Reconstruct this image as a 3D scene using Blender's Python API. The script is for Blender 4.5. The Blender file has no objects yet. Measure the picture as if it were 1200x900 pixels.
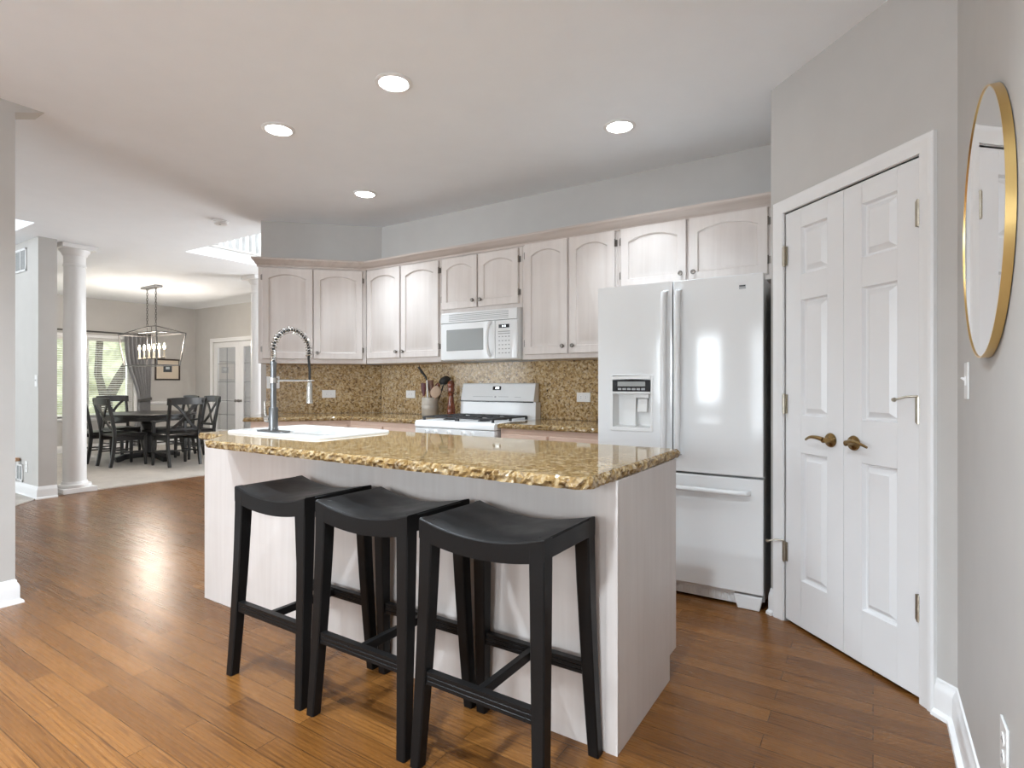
import bpy, bmesh, math, random
from mathutils import Vector, Matrix, noise
random.seed(7)
PI = math.pi
SC = bpy.context.scene
COL = SC.collection
R = math.radians

# ------------------------------------------------------------------ camera
cam_data = bpy.data.cameras.new('camera')
cam_data.sensor_width = 36.0
cam_data.lens = 36.0 * 654.0 / 1200.0
cam_data.clip_start = 0.02
cam = bpy.data.objects.new('camera', cam_data)
cam.location = (0, 0, 1.2)
cam.rotation_euler = (R(90), 0, R(32.9))
COL.objects.link(cam)
SC.camera = cam

# ------------------------------------------------------------------ exposure
SC.view_settings.view_transform = 'Standard'
SC.view_settings.look = 'None'
SC.view_settings.exposure = 0.70
SC.view_settings.gamma = 1.0
SC.view_settings.use_curve_mapping = False
SC.cycles.use_denoising = True
SC.cycles.max_bounces = 10
SC.cycles.diffuse_bounces = 6
SC.cycles.glossy_bounces = 5
SC.cycles.transmission_bounces = 8
SC.cycles.sample_clamp_indirect = 6.0
SC.cycles.caustics_reflective = False
SC.cycles.caustics_refractive = False

# ------------------------------------------------------------------ world, daylight and added fill
world = bpy.data.worlds.new('sky')
SC.world = world
world.use_nodes = True
wn = world.node_tree
bg = wn.nodes['Background']
bg.inputs[0].default_value = (0.86, 0.93, 1.0, 1)
bg.inputs[1].default_value = 2.2


def area(name, loc, rot, sx, sy, power, color=(1, 1, 1)):
    l = bpy.data.lights.new(name, 'AREA')
    l.shape = 'RECTANGLE'
    l.size = sx
    l.size_y = sy
    l.energy = power
    l.color = color
    o = bpy.data.objects.new(name, l)
    o.location = loc
    o.rotation_euler = rot
    COL.objects.link(o)
    return o


# daylight at the rear and dining windows; the other panels are added fill
area('daylight_rear_window', (-2.65, -4.5, 1.6), (R(90), 0, 0), 0.9, 1.5, 95, (0.84, 0.93, 1.0))
area('added_fill_patio', (-0.65, -4.5, 1.35), (R(90), 0, 0), 1.5, 2.2, 75, (0.84, 0.93, 1.0))  # added fill panel behind an added window, for frontal light
area('added_fill_family', (-8.0, -4.5, 2.6), (R(90), 0, 0), 3.6, 3.6, 190, (0.88, 0.95, 1.0))  # added fill panel outside an added family-room window
area('added_fill_hall', (-5.9, 6.45, 1.35), (R(90), 0, R(180)), 1.3, 2.0, 85, (0.93, 0.97, 1.0))  # added panel behind an unseen window, lightens columns and hall
area('added_fill_foyer', (-5.85, 6.55, 4.1), (R(90), 0, R(180)), 1.4, 1.8, 110, (0.95, 0.98, 1.0))  # added panel behind an unseen upper window, brightens the foyer well
area('daylight_dining_window', (-12.7, 3.9, 3.3), (R(52), 0, R(-90)), 2.6, 1.2, 130, (0.95, 1, 0.95))
area('added_fill_study', (-8.9, 8.6, 1.6), (R(90), 0, R(90)), 1.2, 1.4, 32, (1, 1, 1))  # added panel inside the study, brightens the view through the panes

SPOT_W = 100.0      # each recessed can over the kitchen
SPOT_FILL_W = 240.0   # each unseen can added as fill over the breakfast area
CHAND_W = 6.8      # each candle bulb


# ------------------------------------------------------------------ materials
def new_mat(name):
    m = bpy.data.materials.new(name)
    m.use_nodes = True
    nt = m.node_tree
    b = nt.nodes['Principled BSDF']
    return m, nt, b


def setc(b, color=None, rough=None, metal=None, spec=None, coat=None, coat_rough=None, ior=None, trans=None):
    if color is not None: b.inputs['Base Color'].default_value = (*color, 1)
    if rough is not None: b.inputs['Roughness'].default_value = rough
    if metal is not None: b.inputs['Metallic'].default_value = metal
    if spec is not None: b.inputs['Specular IOR Level'].default_value = spec
    if coat is not None: b.inputs['Coat Weight'].default_value = coat
    if coat_rough is not None: b.inputs['Coat Roughness'].default_value = coat_rough
    if ior is not None: b.inputs['IOR'].default_value = ior
    if trans is not None: b.inputs['Transmission Weight'].default_value = trans


def coords(nt, scale=(1, 1, 1), rot=(0, 0, 0), loc=(0, 0, 0)):
    t = nt.nodes.new('ShaderNodeTexCoord')
    mp = nt.nodes.new('ShaderNodeMapping')
    mp.inputs['Scale'].default_value = scale
    mp.inputs['Rotation'].default_value = rot
    mp.inputs['Location'].default_value = loc
    nt.links.new(t.outputs['Object'], mp.inputs['Vector'])
    return mp.outputs['Vector']


def noise_tex(nt, vec, scale, detail=4, rough=0.5, dist=0.0):
    n = nt.nodes.new('ShaderNodeTexNoise')
    n.inputs['Scale'].default_value = scale
    n.inputs['Detail'].default_value = detail
    n.inputs['Roughness'].default_value = rough
    n.inputs['Distortion'].default_value = dist
    nt.links.new(vec, n.inputs['Vector'])
    return n.outputs['Fac']


def ramp(nt, fac, stops, interp='LINEAR'):
    r = nt.nodes.new('ShaderNodeValToRGB')
    r.color_ramp.interpolation = interp
    els = r.color_ramp.elements
    while len(els) < len(stops):
        els.new(0.5)
    for e, (p, c) in zip(els, stops):
        e.position = p
        e.color = (*c, 1)
    nt.links.new(fac, r.inputs['Fac'])
    return r.outputs['Color']


def mixc(nt, a, b, fac, mode='MIX'):
    m = nt.nodes.new('ShaderNodeMix')
    m.data_type = 'RGBA'
    m.blend_type = mode
    for s, v in ((0, fac), (6, a), (7, b)):
        if hasattr(v, 'links') or hasattr(v, 'is_linked'):
            nt.links.new(v, m.inputs[s])
        elif isinstance(v, (int, float)):
            m.inputs[s].default_value = v
        else:
            m.inputs[s].default_value = (*v, 1)
    return m.outputs[2]


def bump(nt, b, h, strength=0.2, dist=0.01):
    n = nt.nodes.new('ShaderNodeBump')
    n.inputs['Strength'].default_value = strength
    n.inputs['Distance'].default_value = dist
    nt.links.new(h, n.inputs['Height'])
    nt.links.new(n.outputs['Normal'], b.inputs['Normal'])


def plain(name, color, rough=0.5, metal=0.0, spec=0.5, coat=0.0, var=0.04, vscale=6.0, bmp=0.0, bscale=200.0):
    """a painted / plain surface with a faint procedural mottling"""
    m, nt, b = new_mat(name)
    setc(b, color, rough, metal, spec, coat, 0.06)
    v = coords(nt)
    if var > 0:
        f = noise_tex(nt, v, vscale, 3)
        c = ramp(nt, f, [(0.3, tuple(x * (1 - var) for x in color)), (0.7, tuple(min(1, x * (1 + var)) for x in color))])
        nt.links.new(c, b.inputs['Base Color'])
    if bmp > 0:
        bump(nt, b, noise_tex(nt, v, bscale, 2), bmp, 0.002)
    return m


def emis(name, color, strength):
    m, nt, b = new_mat(name)
    setc(b, color, 0.5)
    b.inputs['Emission Color'].default_value = (*color, 1)
    b.inputs['Emission Strength'].default_value = strength
    return m


M = {}
M['wall'] = plain('greige_paint', (0.515, 0.50, 0.48), 0.55, var=0.02, bmp=0.05, bscale=300)
M['ceiling'] = plain('ceiling_paint', (0.87, 0.895, 0.925), 0.9, var=0.01)
M['white_wall'] = plain('white_wall_paint', (0.78, 0.78, 0.77), 0.8, var=0.01)
M['trim'] = plain('white_trim_paint', (0.80, 0.80, 0.80), 0.28, var=0.01)
M['door'] = plain('white_door_paint', (0.76, 0.76, 0.765), 0.32, var=0.01)
M['appliance'] = plain('white_enamel', (0.76, 0.77, 0.775), 0.10, var=0.0, spec=0.35)
M['appliance'].node_tree.nodes['Principled BSDF'].inputs['Base Color'].default_value = (0.76, 0.77, 0.775, 1)
M['enamel_warm'] = plain('white_plastic', (0.76, 0.76, 0.75), 0.3, var=0.01)
M['grey_plastic'] = plain('grey_plastic', (0.35, 0.36, 0.37), 0.35, var=0.02)
M['window_grey'] = plain('oven_window_grey', (0.27, 0.28, 0.275), 0.3, var=0.02, spec=0.3)
M['black_gloss'] = plain('black_glass', (0.012, 0.012, 0.014), 0.12, var=0.0)
M['cast_iron'] = plain('cast_iron', (0.03, 0.03, 0.032), 0.5, var=0.1)
M['black_paint'] = plain('black_furniture_paint', (0.014, 0.013, 0.013), 0.32, var=0.1)
M['rubber'] = plain('black_rubber', (0.02, 0.02, 0.02), 0.6, var=0.05)
M['sink'] = plain('white_sink_enamel', (0.62, 0.62, 0.61), 0.14, var=0.0)
M['chrome'] = plain('brushed_nickel', (0.62, 0.60, 0.57), 0.22, 1.0, var=0.03)
M['dark_steel'] = plain('gunmetal_steel', (0.20, 0.205, 0.21), 0.28, 0.9, var=0.05)
M['gold'] = plain('brushed_gold', (0.72, 0.50, 0.20), 0.3, 1.0, var=0.06)
M['bronze'] = plain('antique_brass', (0.30, 0.20, 0.085), 0.26, 1.0, var=0.2, vscale=40)
M['hinge'] = plain('hinge_nickel', (0.42, 0.38, 0.31), 0.32, 1.0, var=0.1, vscale=60)
M['knob'] = plain('pewter_knob', (0.22, 0.20, 0.18), 0.35, 0.9, var=0.1)
M['iron'] = plain('aged_iron', (0.10, 0.095, 0.09), 0.45, 0.7, var=0.1)
M['canopy'] = plain('grey_iron_canopy', (0.28, 0.28, 0.28), 0.4, 0.6, var=0.05)
M['cream'] = plain('cream_candle_sleeve', (0.80, 0.72, 0.58), 0.5, var=0.02)
M['stoneware'] = plain('grey_stoneware', (0.42, 0.38, 0.33), 0.5, var=0.12, vscale=18)
M['wood_red'] = plain('red_mahogany', (0.15, 0.032, 0.009), 0.22, var=0.3, vscale=25, coat=0.3)
M['wood_brown'] = plain('brown_wood', (0.17, 0.06, 0.03), 0.4, var=0.25, vscale=20)
M['wood_pale'] = plain('pale_spoon_wood', (0.50, 0.36, 0.26), 0.5, var=0.12, vscale=20)
M['maroon'] = plain('maroon_silicone', (0.10, 0.018, 0.022), 0.4, var=0.05)
M['grey_cloth'] = plain('grey_curtain_cloth', (0.30, 0.30, 0.31), 0.85, var=0.08, vscale=30)
M['mat_board'] = plain('cream_mat_board', (0.66, 0.57, 0.46), 0.8, var=0.02)
M['print'] = plain('blue_grey_print', (0.05, 0.06, 0.07), 0.6, var=0.3, vscale=60)
M['print_light'] = plain('pale_print', (0.55, 0.62, 0.66), 0.6, var=0.3, vscale=90)
M['frame_brown'] = plain('dark_brown_frame', (0.035, 0.022, 0.016), 0.35, var=0.1)
M['slat'] = plain('blind_slat', (0.66, 0.66, 0.62), 0.5, var=0.01)
M['vent'] = plain('vent_grey', (0.33, 0.34, 0.34), 0.6, var=0.02)
M['dark'] = plain('dark_recess', (0.02, 0.02, 0.02), 0.8, var=0.0)
M['display'] = plain('grey_lcd', (0.30, 0.31, 0.30), 0.25, var=0.05)
M['clock'] = emis('lit_clock_digits', (0.85, 0.95, 1.0), 1.6)
M['orange_glow'] = plain('amber_plastic', (0.45, 0.26, 0.14), 0.4, var=0.1)
M['cabinet_dark'] = plain('dark_study_cabinet', (0.02, 0.02, 0.022), 0.4, var=0.1)
M['lawn'] = plain('lawn', (0.30, 0.34, 0.16), 0.9, var=0.3, vscale=3)
M['hedge'] = plain('pale_hedge_leaves', (0.50, 0.50, 0.34), 0.8, var=0.3, vscale=5)
M['leaf'] = plain('tree_leaf', (0.12, 0.22, 0.06), 0.6, var=0.3, vscale=8)
M['bark'] = plain('tree_bark', (0.10, 0.085, 0.06), 0.9, var=0.35, vscale=14, bmp=0.6, bscale=30)
M['lens'] = emis('can_light_lens', (1.0, 0.98, 0.95), 16.0)
M['bulb'] = emis('candle_bulb', (1.0, 0.78, 0.48), 22.0)

# mirror glass
m, nt, b = new_mat('mirror_glass')
setc(b, (0.93, 0.94, 0.95), 0.01, 1.0)
M['mirror'] = m

# window glass: thin clear pane
m, nt, b = new_mat('clear_pane')
nt.nodes.remove(b)
tr = nt.nodes.new('ShaderNodeBsdfTransparent')
gl = nt.nodes.new('ShaderNodeBsdfGlossy')
gl.inputs['Roughness'].default_value = 0.02
lw = nt.nodes.new('ShaderNodeLayerWeight')
lw.inputs['Blend'].default_value = 0.5
pw = nt.nodes.new('ShaderNodeMath')
pw.operation = 'POWER'
pw.inputs[1].default_value = 2.2
nt.links.new(lw.outputs['Facing'], pw.inputs[0])
fr = nt.nodes.new('ShaderNodeMath')
fr.operation = 'MULTIPLY_ADD'
fr.inputs[1].default_value = 0.5
fr.inputs[2].default_value = 0.045
nt.links.new(pw.outputs[0], fr.inputs[0])
mx = nt.nodes.new('ShaderNodeMixShader')
nt.links.new(fr.outputs[0], mx.inputs[0])
nt.links.new(tr.outputs[0], mx.inputs[1])
nt.links.new(gl.outputs[0], mx.inputs[2])
nt.links.new(mx.outputs[0], nt.nodes['Material Output'].inputs[0])
M['glass'] = m

# black leather
m, nt, b = new_mat('black_leather')
setc(b, (0.008, 0.0075, 0.0075), 0.36, 0, 0.32)
v = coords(nt)
bump(nt, b, noise_tex(nt, v, 180, 3), 0.12, 0.002)
rr = ramp(nt, noise_tex(nt, v, 9, 3), [(0.3, (0.30,) * 3), (0.7, (0.44,) * 3)])
nt.links.new(rr, b.inputs['Roughness'])
M['leather'] = m
b.inputs['Specular IOR Level'].default_value = 0.16


def whitewash(name, c0, c1, zdir=2):
    m, nt, b = new_mat(name)
    setc(b, c0, 0.42, 0, 0.4)
    sc = [26, 26, 26]
    sc[zdir] = 1.3
    v = coords(nt, tuple(sc))
    f = noise_tex(nt, v, 1.0, 5, 0.6, 0.4)
    v2 = coords(nt)
    f2 = noise_tex(nt, v2, 2.2, 3)
    c = ramp(nt, f, [(0.30, c1), (0.52, c0), (0.75, tuple(min(1, x * 1.05) for x in c0))])
    c2 = ramp(nt, f2, [(0.3, (0.90, 0.89, 0.88)), (0.7, (1, 1, 1))])
    nt.links.new(mixc(nt, c, c2, 1.0, 'MULTIPLY'), b.inputs['Base Color'])
    bump(nt, b, f, 0.03, 0.001)
    return m


M['cab'] = whitewash('whitewashed_oak', (0.655, 0.605, 0.575), (0.628, 0.573, 0.542))
M['cab_h'] = whitewash('whitewashed_oak_across_shaded', (0.50, 0.435, 0.395), (0.43, 0.365, 0.325), 0)  # brownish crown wood, with its shade also put into the colour
M['base_cab'] = whitewash('oak_warm_bounce', (0.70, 0.52, 0.42), (0.62, 0.44, 0.35), 0)  # same oak, with warm floor bounce and shade put into the colour


def granite(name, light=1.0, rough=0.09):
    m, nt, b = new_mat(name)
    setc(b, (0.4, 0.3, 0.15), rough, 0, 0.27)
    v = coords(nt)
    f1 = noise_tex(nt, v, 40, 8, 0.74, 0.8)
    L = light
    c1 = ramp(nt, f1, [(0.36, (0.02, 0.011, 0.006)), (0.43, (0.15, 0.072, 0.022)), (0.48, (0.38 * L, 0.22 * L, 0.07 * L)),
                       (0.55, (0.56 * L, 0.38 * L, 0.17 * L)), (0.64, (0.68 * L, 0.56 * L, 0.38 * L))])
    vo = nt.nodes.new('ShaderNodeTexVoronoi')
    vo.inputs['Scale'].default_value = 70
    nt.links.new(v, vo.inputs['Vector'])
    c2 = ramp(nt, vo.outputs['Color'], [(0.2, (0.05, 0.03, 0.015)), (0.38, (0.36 * L, 0.23 * L, 0.09 * L)), (0.6, (0.55 * L, 0.42 * L, 0.23 * L)), (0.8, (0.68 * L, 0.58 * L, 0.42 * L))])
    f3 = noise_tex(nt, v, 14, 4, 0.6)
    fm = ramp(nt, f3, [(0.35, (0.25,) * 3), (0.65, (0.6,) * 3)])
    nt.links.new(mixc(nt, c1, c2, fm), b.inputs['Base Color'])
    return m


M['granite'] = granite('golden_granite', 0.66, 0.05)
M['granite_splash'] = granite('speckled_granite', 0.92, 0.14)

# oak strip floor: boards run along X
m, nt, b = new_mat('oak_strip_floor')
setc(b, (0.3, 0.15, 0.06), 0.27, 0, 0.36)
v = coords(nt)
br = nt.nodes.new('ShaderNodeTexBrick')
br.offset = 0.37
br.inputs['Scale'].default_value = 1.0
br.inputs['Brick Width'].default_value = 0.85
br.inputs['Row Height'].default_value = 0.083
br.inputs['Mortar Size'].default_value = 0.0014
br.inputs['Mortar Smooth'].default_value = 0.3
br.inputs['Bias'].default_value = 0.0
br.inputs['Color1'].default_value = (0.132, 0.052, 0.0115, 1)
br.inputs['Color2'].default_value = (0.212, 0.090, 0.023, 1)
br.inputs['Mortar'].default_value = (0.04, 0.017, 0.006, 1)
nt.links.new(v, br.inputs['Vector'])
# per-board offset so that the grain does not run across boards
sep = nt.nodes.new('ShaderNodeVectorMath')
sep.operation = 'MULTIPLY_ADD'
sep.inputs[1].default_value = (31.0, 17.0, 9.0)
nt.links.new(br.outputs['Color'], sep.inputs[0])
v2 = coords(nt, (2.4, 62, 1))
nt.links.new(v2, sep.inputs[2])
g = noise_tex(nt, sep.outputs[0], 1.9, 8, 0.68, 0.5)
gc = ramp(nt, g, [(0.34, (0.42, 0.34, 0.27)), (0.45, (0.93, 0.91, 0.88)), (0.7, (1.16, 1.14, 1.10))])
sep2 = nt.nodes.new('ShaderNodeVectorMath')
sep2.operation = 'MULTIPLY_ADD'
sep2.inputs[1].default_value = (11.0, 23.0, 5.0)
nt.links.new(br.outputs['Color'], sep2.inputs[0])
v3 = coords(nt, (1.0, 9.0, 1))
nt.links.new(v3, sep2.inputs[2])
wv = nt.nodes.new('ShaderNodeTexWave')
wv.wave_type = 'BANDS'
wv.bands_direction = 'Y'
wv.inputs['Scale'].default_value = 2.2
wv.inputs['Distortion'].default_value = 7.0
wv.inputs['Detail'].default_value = 3
wv.inputs['Detail Scale'].default_value = 0.7
nt.links.new(sep2.outputs[0], wv.inputs['Vector'])
wc = ramp(nt, wv.outputs['Fac'], [(0.0, (0.52, 0.45, 0.38)), (0.22, (1, 1, 1))])
cc = mixc(nt, br.outputs['Color'], gc, 0.85, 'MULTIPLY')
cc = mixc(nt, cc, wc, 0.6, 'MULTIPLY')
nt.links.new(cc, b.inputs['Base Color'])
rr = ramp(nt, g, [(0.3, (0.34,) * 3), (0.7, (0.23,) * 3)])
nt.links.new(rr, b.inputs['Roughness'])
bump(nt, b, g, 0.05, 0.002)
M['floor'] = m

# carpet
m, nt, b = new_mat('beige_carpet')
setc(b, (0.5, 0.46, 0.42), 0.95, 0, 0.1)
v = coords(nt)
f = noise_tex(nt, v, 90, 4, 0.7)
f2 = noise_tex(nt, v, 7, 3)
c = ramp(nt, f, [(0.3, (0.46, 0.425, 0.39)), (0.7, (0.68, 0.64, 0.59))])
c2 = ramp(nt, f2, [(0.3, (0.88,) * 3), (0.7, (1,) * 3)])
nt.links.new(mixc(nt, c, c2, 1.0, 'MULTIPLY'), b.inputs['Base Color'])
bump(nt, b, f, 0.6, 0.01)
M['carpet'] = m


# ------------------------------------------------------------------ mesh builder
class MB:
    def __init__(s):
        s.bm = bmesh.new()

    def box(s, x0, x1, y0, y1, z0, z1, mtx=None):
        vs = [s.bm.verts.new(p) for p in ((x0, y0, z0), (x1, y0, z0), (x1, y1, z0), (x0, y1, z0),
                                          (x0, y0, z1), (x1, y0, z1), (x1, y1, z1), (x0, y1, z1))]
        if mtx:
            for v_ in vs: v_.co = mtx @ v_.co
        for f_ in ((0, 3, 2, 1), (4, 5, 6, 7), (0, 1, 5, 4), (1, 2, 6, 5), (2, 3, 7, 6), (3, 0, 4, 7)):
            s.bm.faces.new([vs[i] for i in f_])
        return s

    def loft(s, rings, closed=True, cap0=True, cap1=True):
        """rings: lists of points with equal counts"""
        rv = [[s.bm.verts.new(p) for p in r_] for r_ in rings]
        n = len(rv[0])
        for a, b_ in zip(rv, rv[1:]):
            for i in range(n if closed else n - 1):
                j = (i + 1) % n
                s.bm.faces.new((a[i], a[j], b_[j], b_[i]))
        if cap0: s.bm.faces.new(list(reversed(rv[0])))
        if cap1: s.bm.faces.new(rv[-1])
        return s

    def prism(s, poly, z0, z1, f=None):
        """poly in (a,b), extruded along c; f maps (a,b,c) to xyz"""
        f = f or (lambda a, b_, c_: (a, b_, c_))
        s.loft([[f(a, b_, z0) for a, b_ in poly], [f(a, b_, z1) for a, b_ in poly]])
        return s

    def lathe(s, prof, n=24, c=(0, 0, 0), axis='z'):
        rings = []
        for r_, h in prof:
            ring = []
            for i in range(n):
                t = 2 * PI * i / n
                a, b_ = r_ * math.cos(t), r_ * math.sin(t)
                if axis == 'z': p = (a, b_, h)
                elif axis == 'y': p = (a, h, -b_)
                else: p = (h, a, b_)
                ring.append((p[0] + c[0], p[1] + c[1], p[2] + c[2]))
            rings.append(ring)
        s.loft(rings)
        return s

    def tube(s, pts, r_, n=10, closed=False, up=None, flat=None):
        """round tube along pts; r_ radius or list; flat=(a,b) gives an elliptical / box-like section"""
        pts = [Vector(p) for p in pts]
        m_ = len(pts)
        rings = []
        prev = None
        for i, p in enumerate(pts):
            if closed:
                t = (pts[(i + 1) % m_] - pts[i - 1]).normalized()
            else:
                t = (pts[min(i + 1, m_ - 1)] - pts[max(i - 1, 0)]).normalized()
            if prev is None:
                ref = Vector(up) if up else (Vector((0, 0, 1)) if abs(t.z) < 0.9 else Vector((1, 0, 0)))
                u = (ref - t * ref.dot(t)).normalized()
            else:
                u = (prev - t * prev.dot(t)).normalized()
            prev = u
            w = t.cross(u)
            rad = r_[i] if isinstance(r_, (list, tuple)) else r_
            if flat:
                a, b_ = flat
                k = rad
                ring = [p + u * (a * sx * k) + w * (b_ * sy * k) for sx, sy in ((1, 1), (-1, 1), (-1, -1), (1, -1))]
            else:
                ring = [p + (u * math.cos(2 * PI * j / n) + w * math.sin(2 * PI * j / n)) * rad for j in range(n)]
            rings.append(ring)
        if closed:
            rings.append(rings[0])
            s.loft(rings, True, False, False)
        else:
            s.loft(rings)
        return s

    def sphere(s, c, r_, n=12, k=8, sc=(1, 1, 1)):
        rings = []
        for i in range(k + 1):
            a = -PI / 2 + PI * i / k
            rr_ = max(1e-4, math.cos(a)) * r_
            rings.append([(c[0] + rr_ * math.cos(2 * PI * j / n) * sc[0], c[1] + rr_ * math.sin(2 * PI * j / n) * sc[1], c[2] + r_ * math.sin(a) * sc[2]) for j in range(n)])
        s.loft(rings)
        return s

    def build(s, name, mat, parent=None, bev=0.0, smooth=35, seg=2, mtx=None):
        bm = s.bm
        bmesh.ops.remove_doubles(bm, verts=bm.verts, dist=1e-6)
        bmesh.ops.recalc_face_normals(bm, faces=bm.faces)
        if mtx:
            bmesh.ops.transform(bm, matrix=mtx, verts=bm.verts)
        me = bpy.data.meshes.new(name)
        bm.to_mesh(me)
        bm.free()
        if smooth:
            me.shade_smooth()
            me.set_sharp_from_angle(angle=R(smooth))
        me.materials.append(M[mat] if isinstance(mat, str) else mat)
        o = bpy.data.objects.new(name, me)
        COL.objects.link(o)
        if parent: o.parent = parent
        if bev > 0:
            md = o.modifiers.new('bevel', 'BEVEL')
            md.width = bev
            md.segments = seg
            md.limit_method = 'ANGLE'
            md.angle_limit = R(40)
            md.harden_normals = False
        return o


def tag(o, label, cat, group=None):
    o['label'] = label
    o['category'] = cat
    if group: o['group'] = group
    return o


def thing(name, label, cat, loc=(0, 0, 0), rz=0.0, group=None):
    o = bpy.data.objects.new(name, None)
    o.empty_display_size = 0.1
    COL.objects.link(o)
    o.location = loc
    o.rotation_euler = (0, 0, rz)
    return tag(o, label, cat, group)


def struct(o):
    o['kind'] = 'structure'
    return o


def children_of(o):
    return [c for c in bpy.data.objects if c.parent == o]


def dup(root, loc, rz, label, group=None):
    r_ = root.copy()
    COL.objects.link(r_)
    r_.location = loc
    r_.rotation_euler = (0, 0, rz)
    r_['label'] = label
    if group: r_['group'] = group
    for ch in children_of(root):
        c_ = ch.copy()
        COL.objects.link(c_)
        c_.parent = r_
        for g_ in children_of(ch):
            d_ = g_.copy()
            COL.objects.link(d_)
            d_.parent = c_
    return r_


def molding(path, prof, closed=False, f=None, side=1):
    """sweep prof [(out, h)] along a 2D path with mitred corners; side=1: out is to the left of travel"""
    mb = MB()
    f = f or (lambda a, b_, h: (a, b_, h))
    n = len(path)
    P2 = [Vector(p) for p in path]

    def nrm(i, j):
        d = (P2[j] - P2[i]).normalized()
        return Vector((-d.y, d.x)) * side
    rings = []
    for i in range(n):
        if closed:
            n0, n1 = nrm(i - 1, i), nrm(i, (i + 1) % n)
        else:
            n0 = nrm(i - 1, i) if i > 0 else nrm(i, i + 1)
            n1 = nrm(i, i + 1) if i < n - 1 else nrm(i - 1, i)
        mv = (n0 + n1)
        mv = mv / max(1e-6, (1 + n0.dot(n1)))
        rings.append([f(*(P2[i] + mv * o_), h) for o_, h in prof])
    if closed:
        rings.append(rings[0])
    mb.loft(rings, True, not closed, not closed)
    return mb


def text_part(body, name, mat, parent, loc, size, rot=(R(90), 0, 0), ext=0.0004, align='CENTER'):
    cu = bpy.data.curves.new(name, 'FONT')
    cu.body = body
    cu.size = size
    cu.extrude = ext
    cu.align_x = align
    cu.align_y = 'CENTER'
    tmp = bpy.data.objects.new('tmp_text', cu)
    COL.objects.link(tmp)
    dg = bpy.context.evaluated_depsgraph_get()
    me = bpy.data.meshes.new_from_object(tmp.evaluated_get(dg))
    bpy.data.objects.remove(tmp)
    me.name = name
    me.transform(Matrix.Translation(loc) @ Matrix.Rotation(rot[2], 4, 'Z') @ Matrix.Rotation(rot[0], 4, 'X'))
    me.materials.clear()
    me.materials.append(M[mat])
    o = bpy.data.objects.new(name, me)
    COL.objects.link(o)
    o.parent = parent
    return o


# ------------------------------------------------------------------ key dimensions
H = 2.74
BACK_Y = 3.916
Q = Vector((-4.06, BACK_Y))                 # inside corner of back wall and diagonal wall
DIAG_L = 1.11
DO = Vector((Q.x - DIAG_L * math.sqrt(.5), Q.y - DIAG_L * math.sqrt(.5)))   # free end of the diagonal wall
PO = Vector((-0.45, 3.20))                  # left end of pantry wall, runs at -45 degrees
RX = 0.25                                   # right wall plane
PANTRY_L = (RX - PO.x) * math.sqrt(2)
CT = 0.925                                  # island top


def diag(x, y, z=0.0):                      # local diagonal-wall frame -> world
    c_ = math.sqrt(.5)
    return (DO.x + c_ * x - c_ * y, DO.y + c_ * x + c_ * y, z)


def pantry(x, y, z=0.0):
    c_ = math.sqrt(.5)
    return (PO.x + c_ * x + c_ * y, PO.y - c_ * x + c_ * y, z)


# ------------------------------------------------------------------ room shell
o = MB().box(-12.2, 1.2, -4.6, 9.2, -0.12, 0.0).build('floor', 'floor')
struct(o)
mb = MB()
mb.prism([(-7.36, 2.36), (-7.36, 6.13), (-11.75, 6.13), (-11.75, 2.36)], 0.0, 0.012)
mb.prism([(-6.93, 1.80), (-7.32, 2.2), (-10.6, 2.2), (-10.6, -4.2), (-6.93, -4.2)], 0.0, 0.012)
mb.prism([(-12.2, 6.28), (-12.2, 9.0), (-8.3, 9.0), (-8.3, 6.28)], 0.0, 0.012)
struct(mb.build('floor_carpet', 'carpet'))

# ceiling, with the open well over the foyer and over the family room
HX0, HX1, HY0 = -6.72, -4.83, 3.39
FX, FY = -6.62, 2.0
cb = MB()
for x0, x1, y0, y1 in ((-4.83, 0.4, -4.3, 4.05), (HX0, HX1, -4.3, HY0 - 0.0), (FX, HX0, -4.3, 6.28) if FX < HX0 else (HX0, FX, 3.39, 3.39),
                       (-12.0, HX0, FY, 9.1), (HX0, HX1, 6.28, 9.1)):
    if x1 - x0 > 1e-3 and y1 - y0 > 1e-3:
        cb.box(x0, x1, y0, y1, H, H + 0.12)
struct(cb.build('ceiling', 'ceiling'))
cu = MB()
cu.box(-9.2, -4.7, 3.2, 6.3, 5.3, 5.4)
cu.box(-10.7, -4.0, -4.4, 2.2, 5.0, 5.1)
struct(cu.build('ceiling_upper', 'ceiling'))

# walls
w = MB()
w.box(-4.10, 0.40, BACK_Y, BACK_Y + 0.13, 0, H)
struct(w.build('wall_back', 'wall'))
w = MB()
w.prism([diag(0, 0)[:2], diag(DIAG_L, 0)[:2], (Q.x, Q.y + 0.14), diag(DIAG_L - 0.02, 0.13)[:2], diag(0, 0.13)[:2]], 0, H)
struct(w.build('wall_diagonal', 'wall'))
w = MB()
w.box(-4.97, -4.83, DO.y + 0.13, 6.2, 0, 5.3)
struct(w.build('wall_foyer', 'white_wall'))
# pantry wall with a double-door opening (local x 0.107..0.846, height 2.06)
DX0, DX1, DH = 0.105, 0.848, 2.062
w = MB()
w.prism([(0, 0), (DX0, 0), (DX0, 0.12), (0, 0.12)], 0, H, pantry)
w.prism([(DX1, 0), (PANTRY_L, 0), (PANTRY_L + 0.02, 0.12), (DX1, 0.12)], 0, H, pantry)
w.prism([(DX0, 0), (DX1, 0), (DX1, 0.12), (DX0, 0.12)], DH, H, pantry)
w.box(PO.x, PO.x + 0.11, PO.y + 0.02, BACK_Y, 0, H)
struct(w.build('wall_pantry', 'wall'))
w = MB()
w.box(RX, RX + 0.14, -4.3, 4.05, 0, H)
struct(w.build('wall_right', 'wall'))
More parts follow.
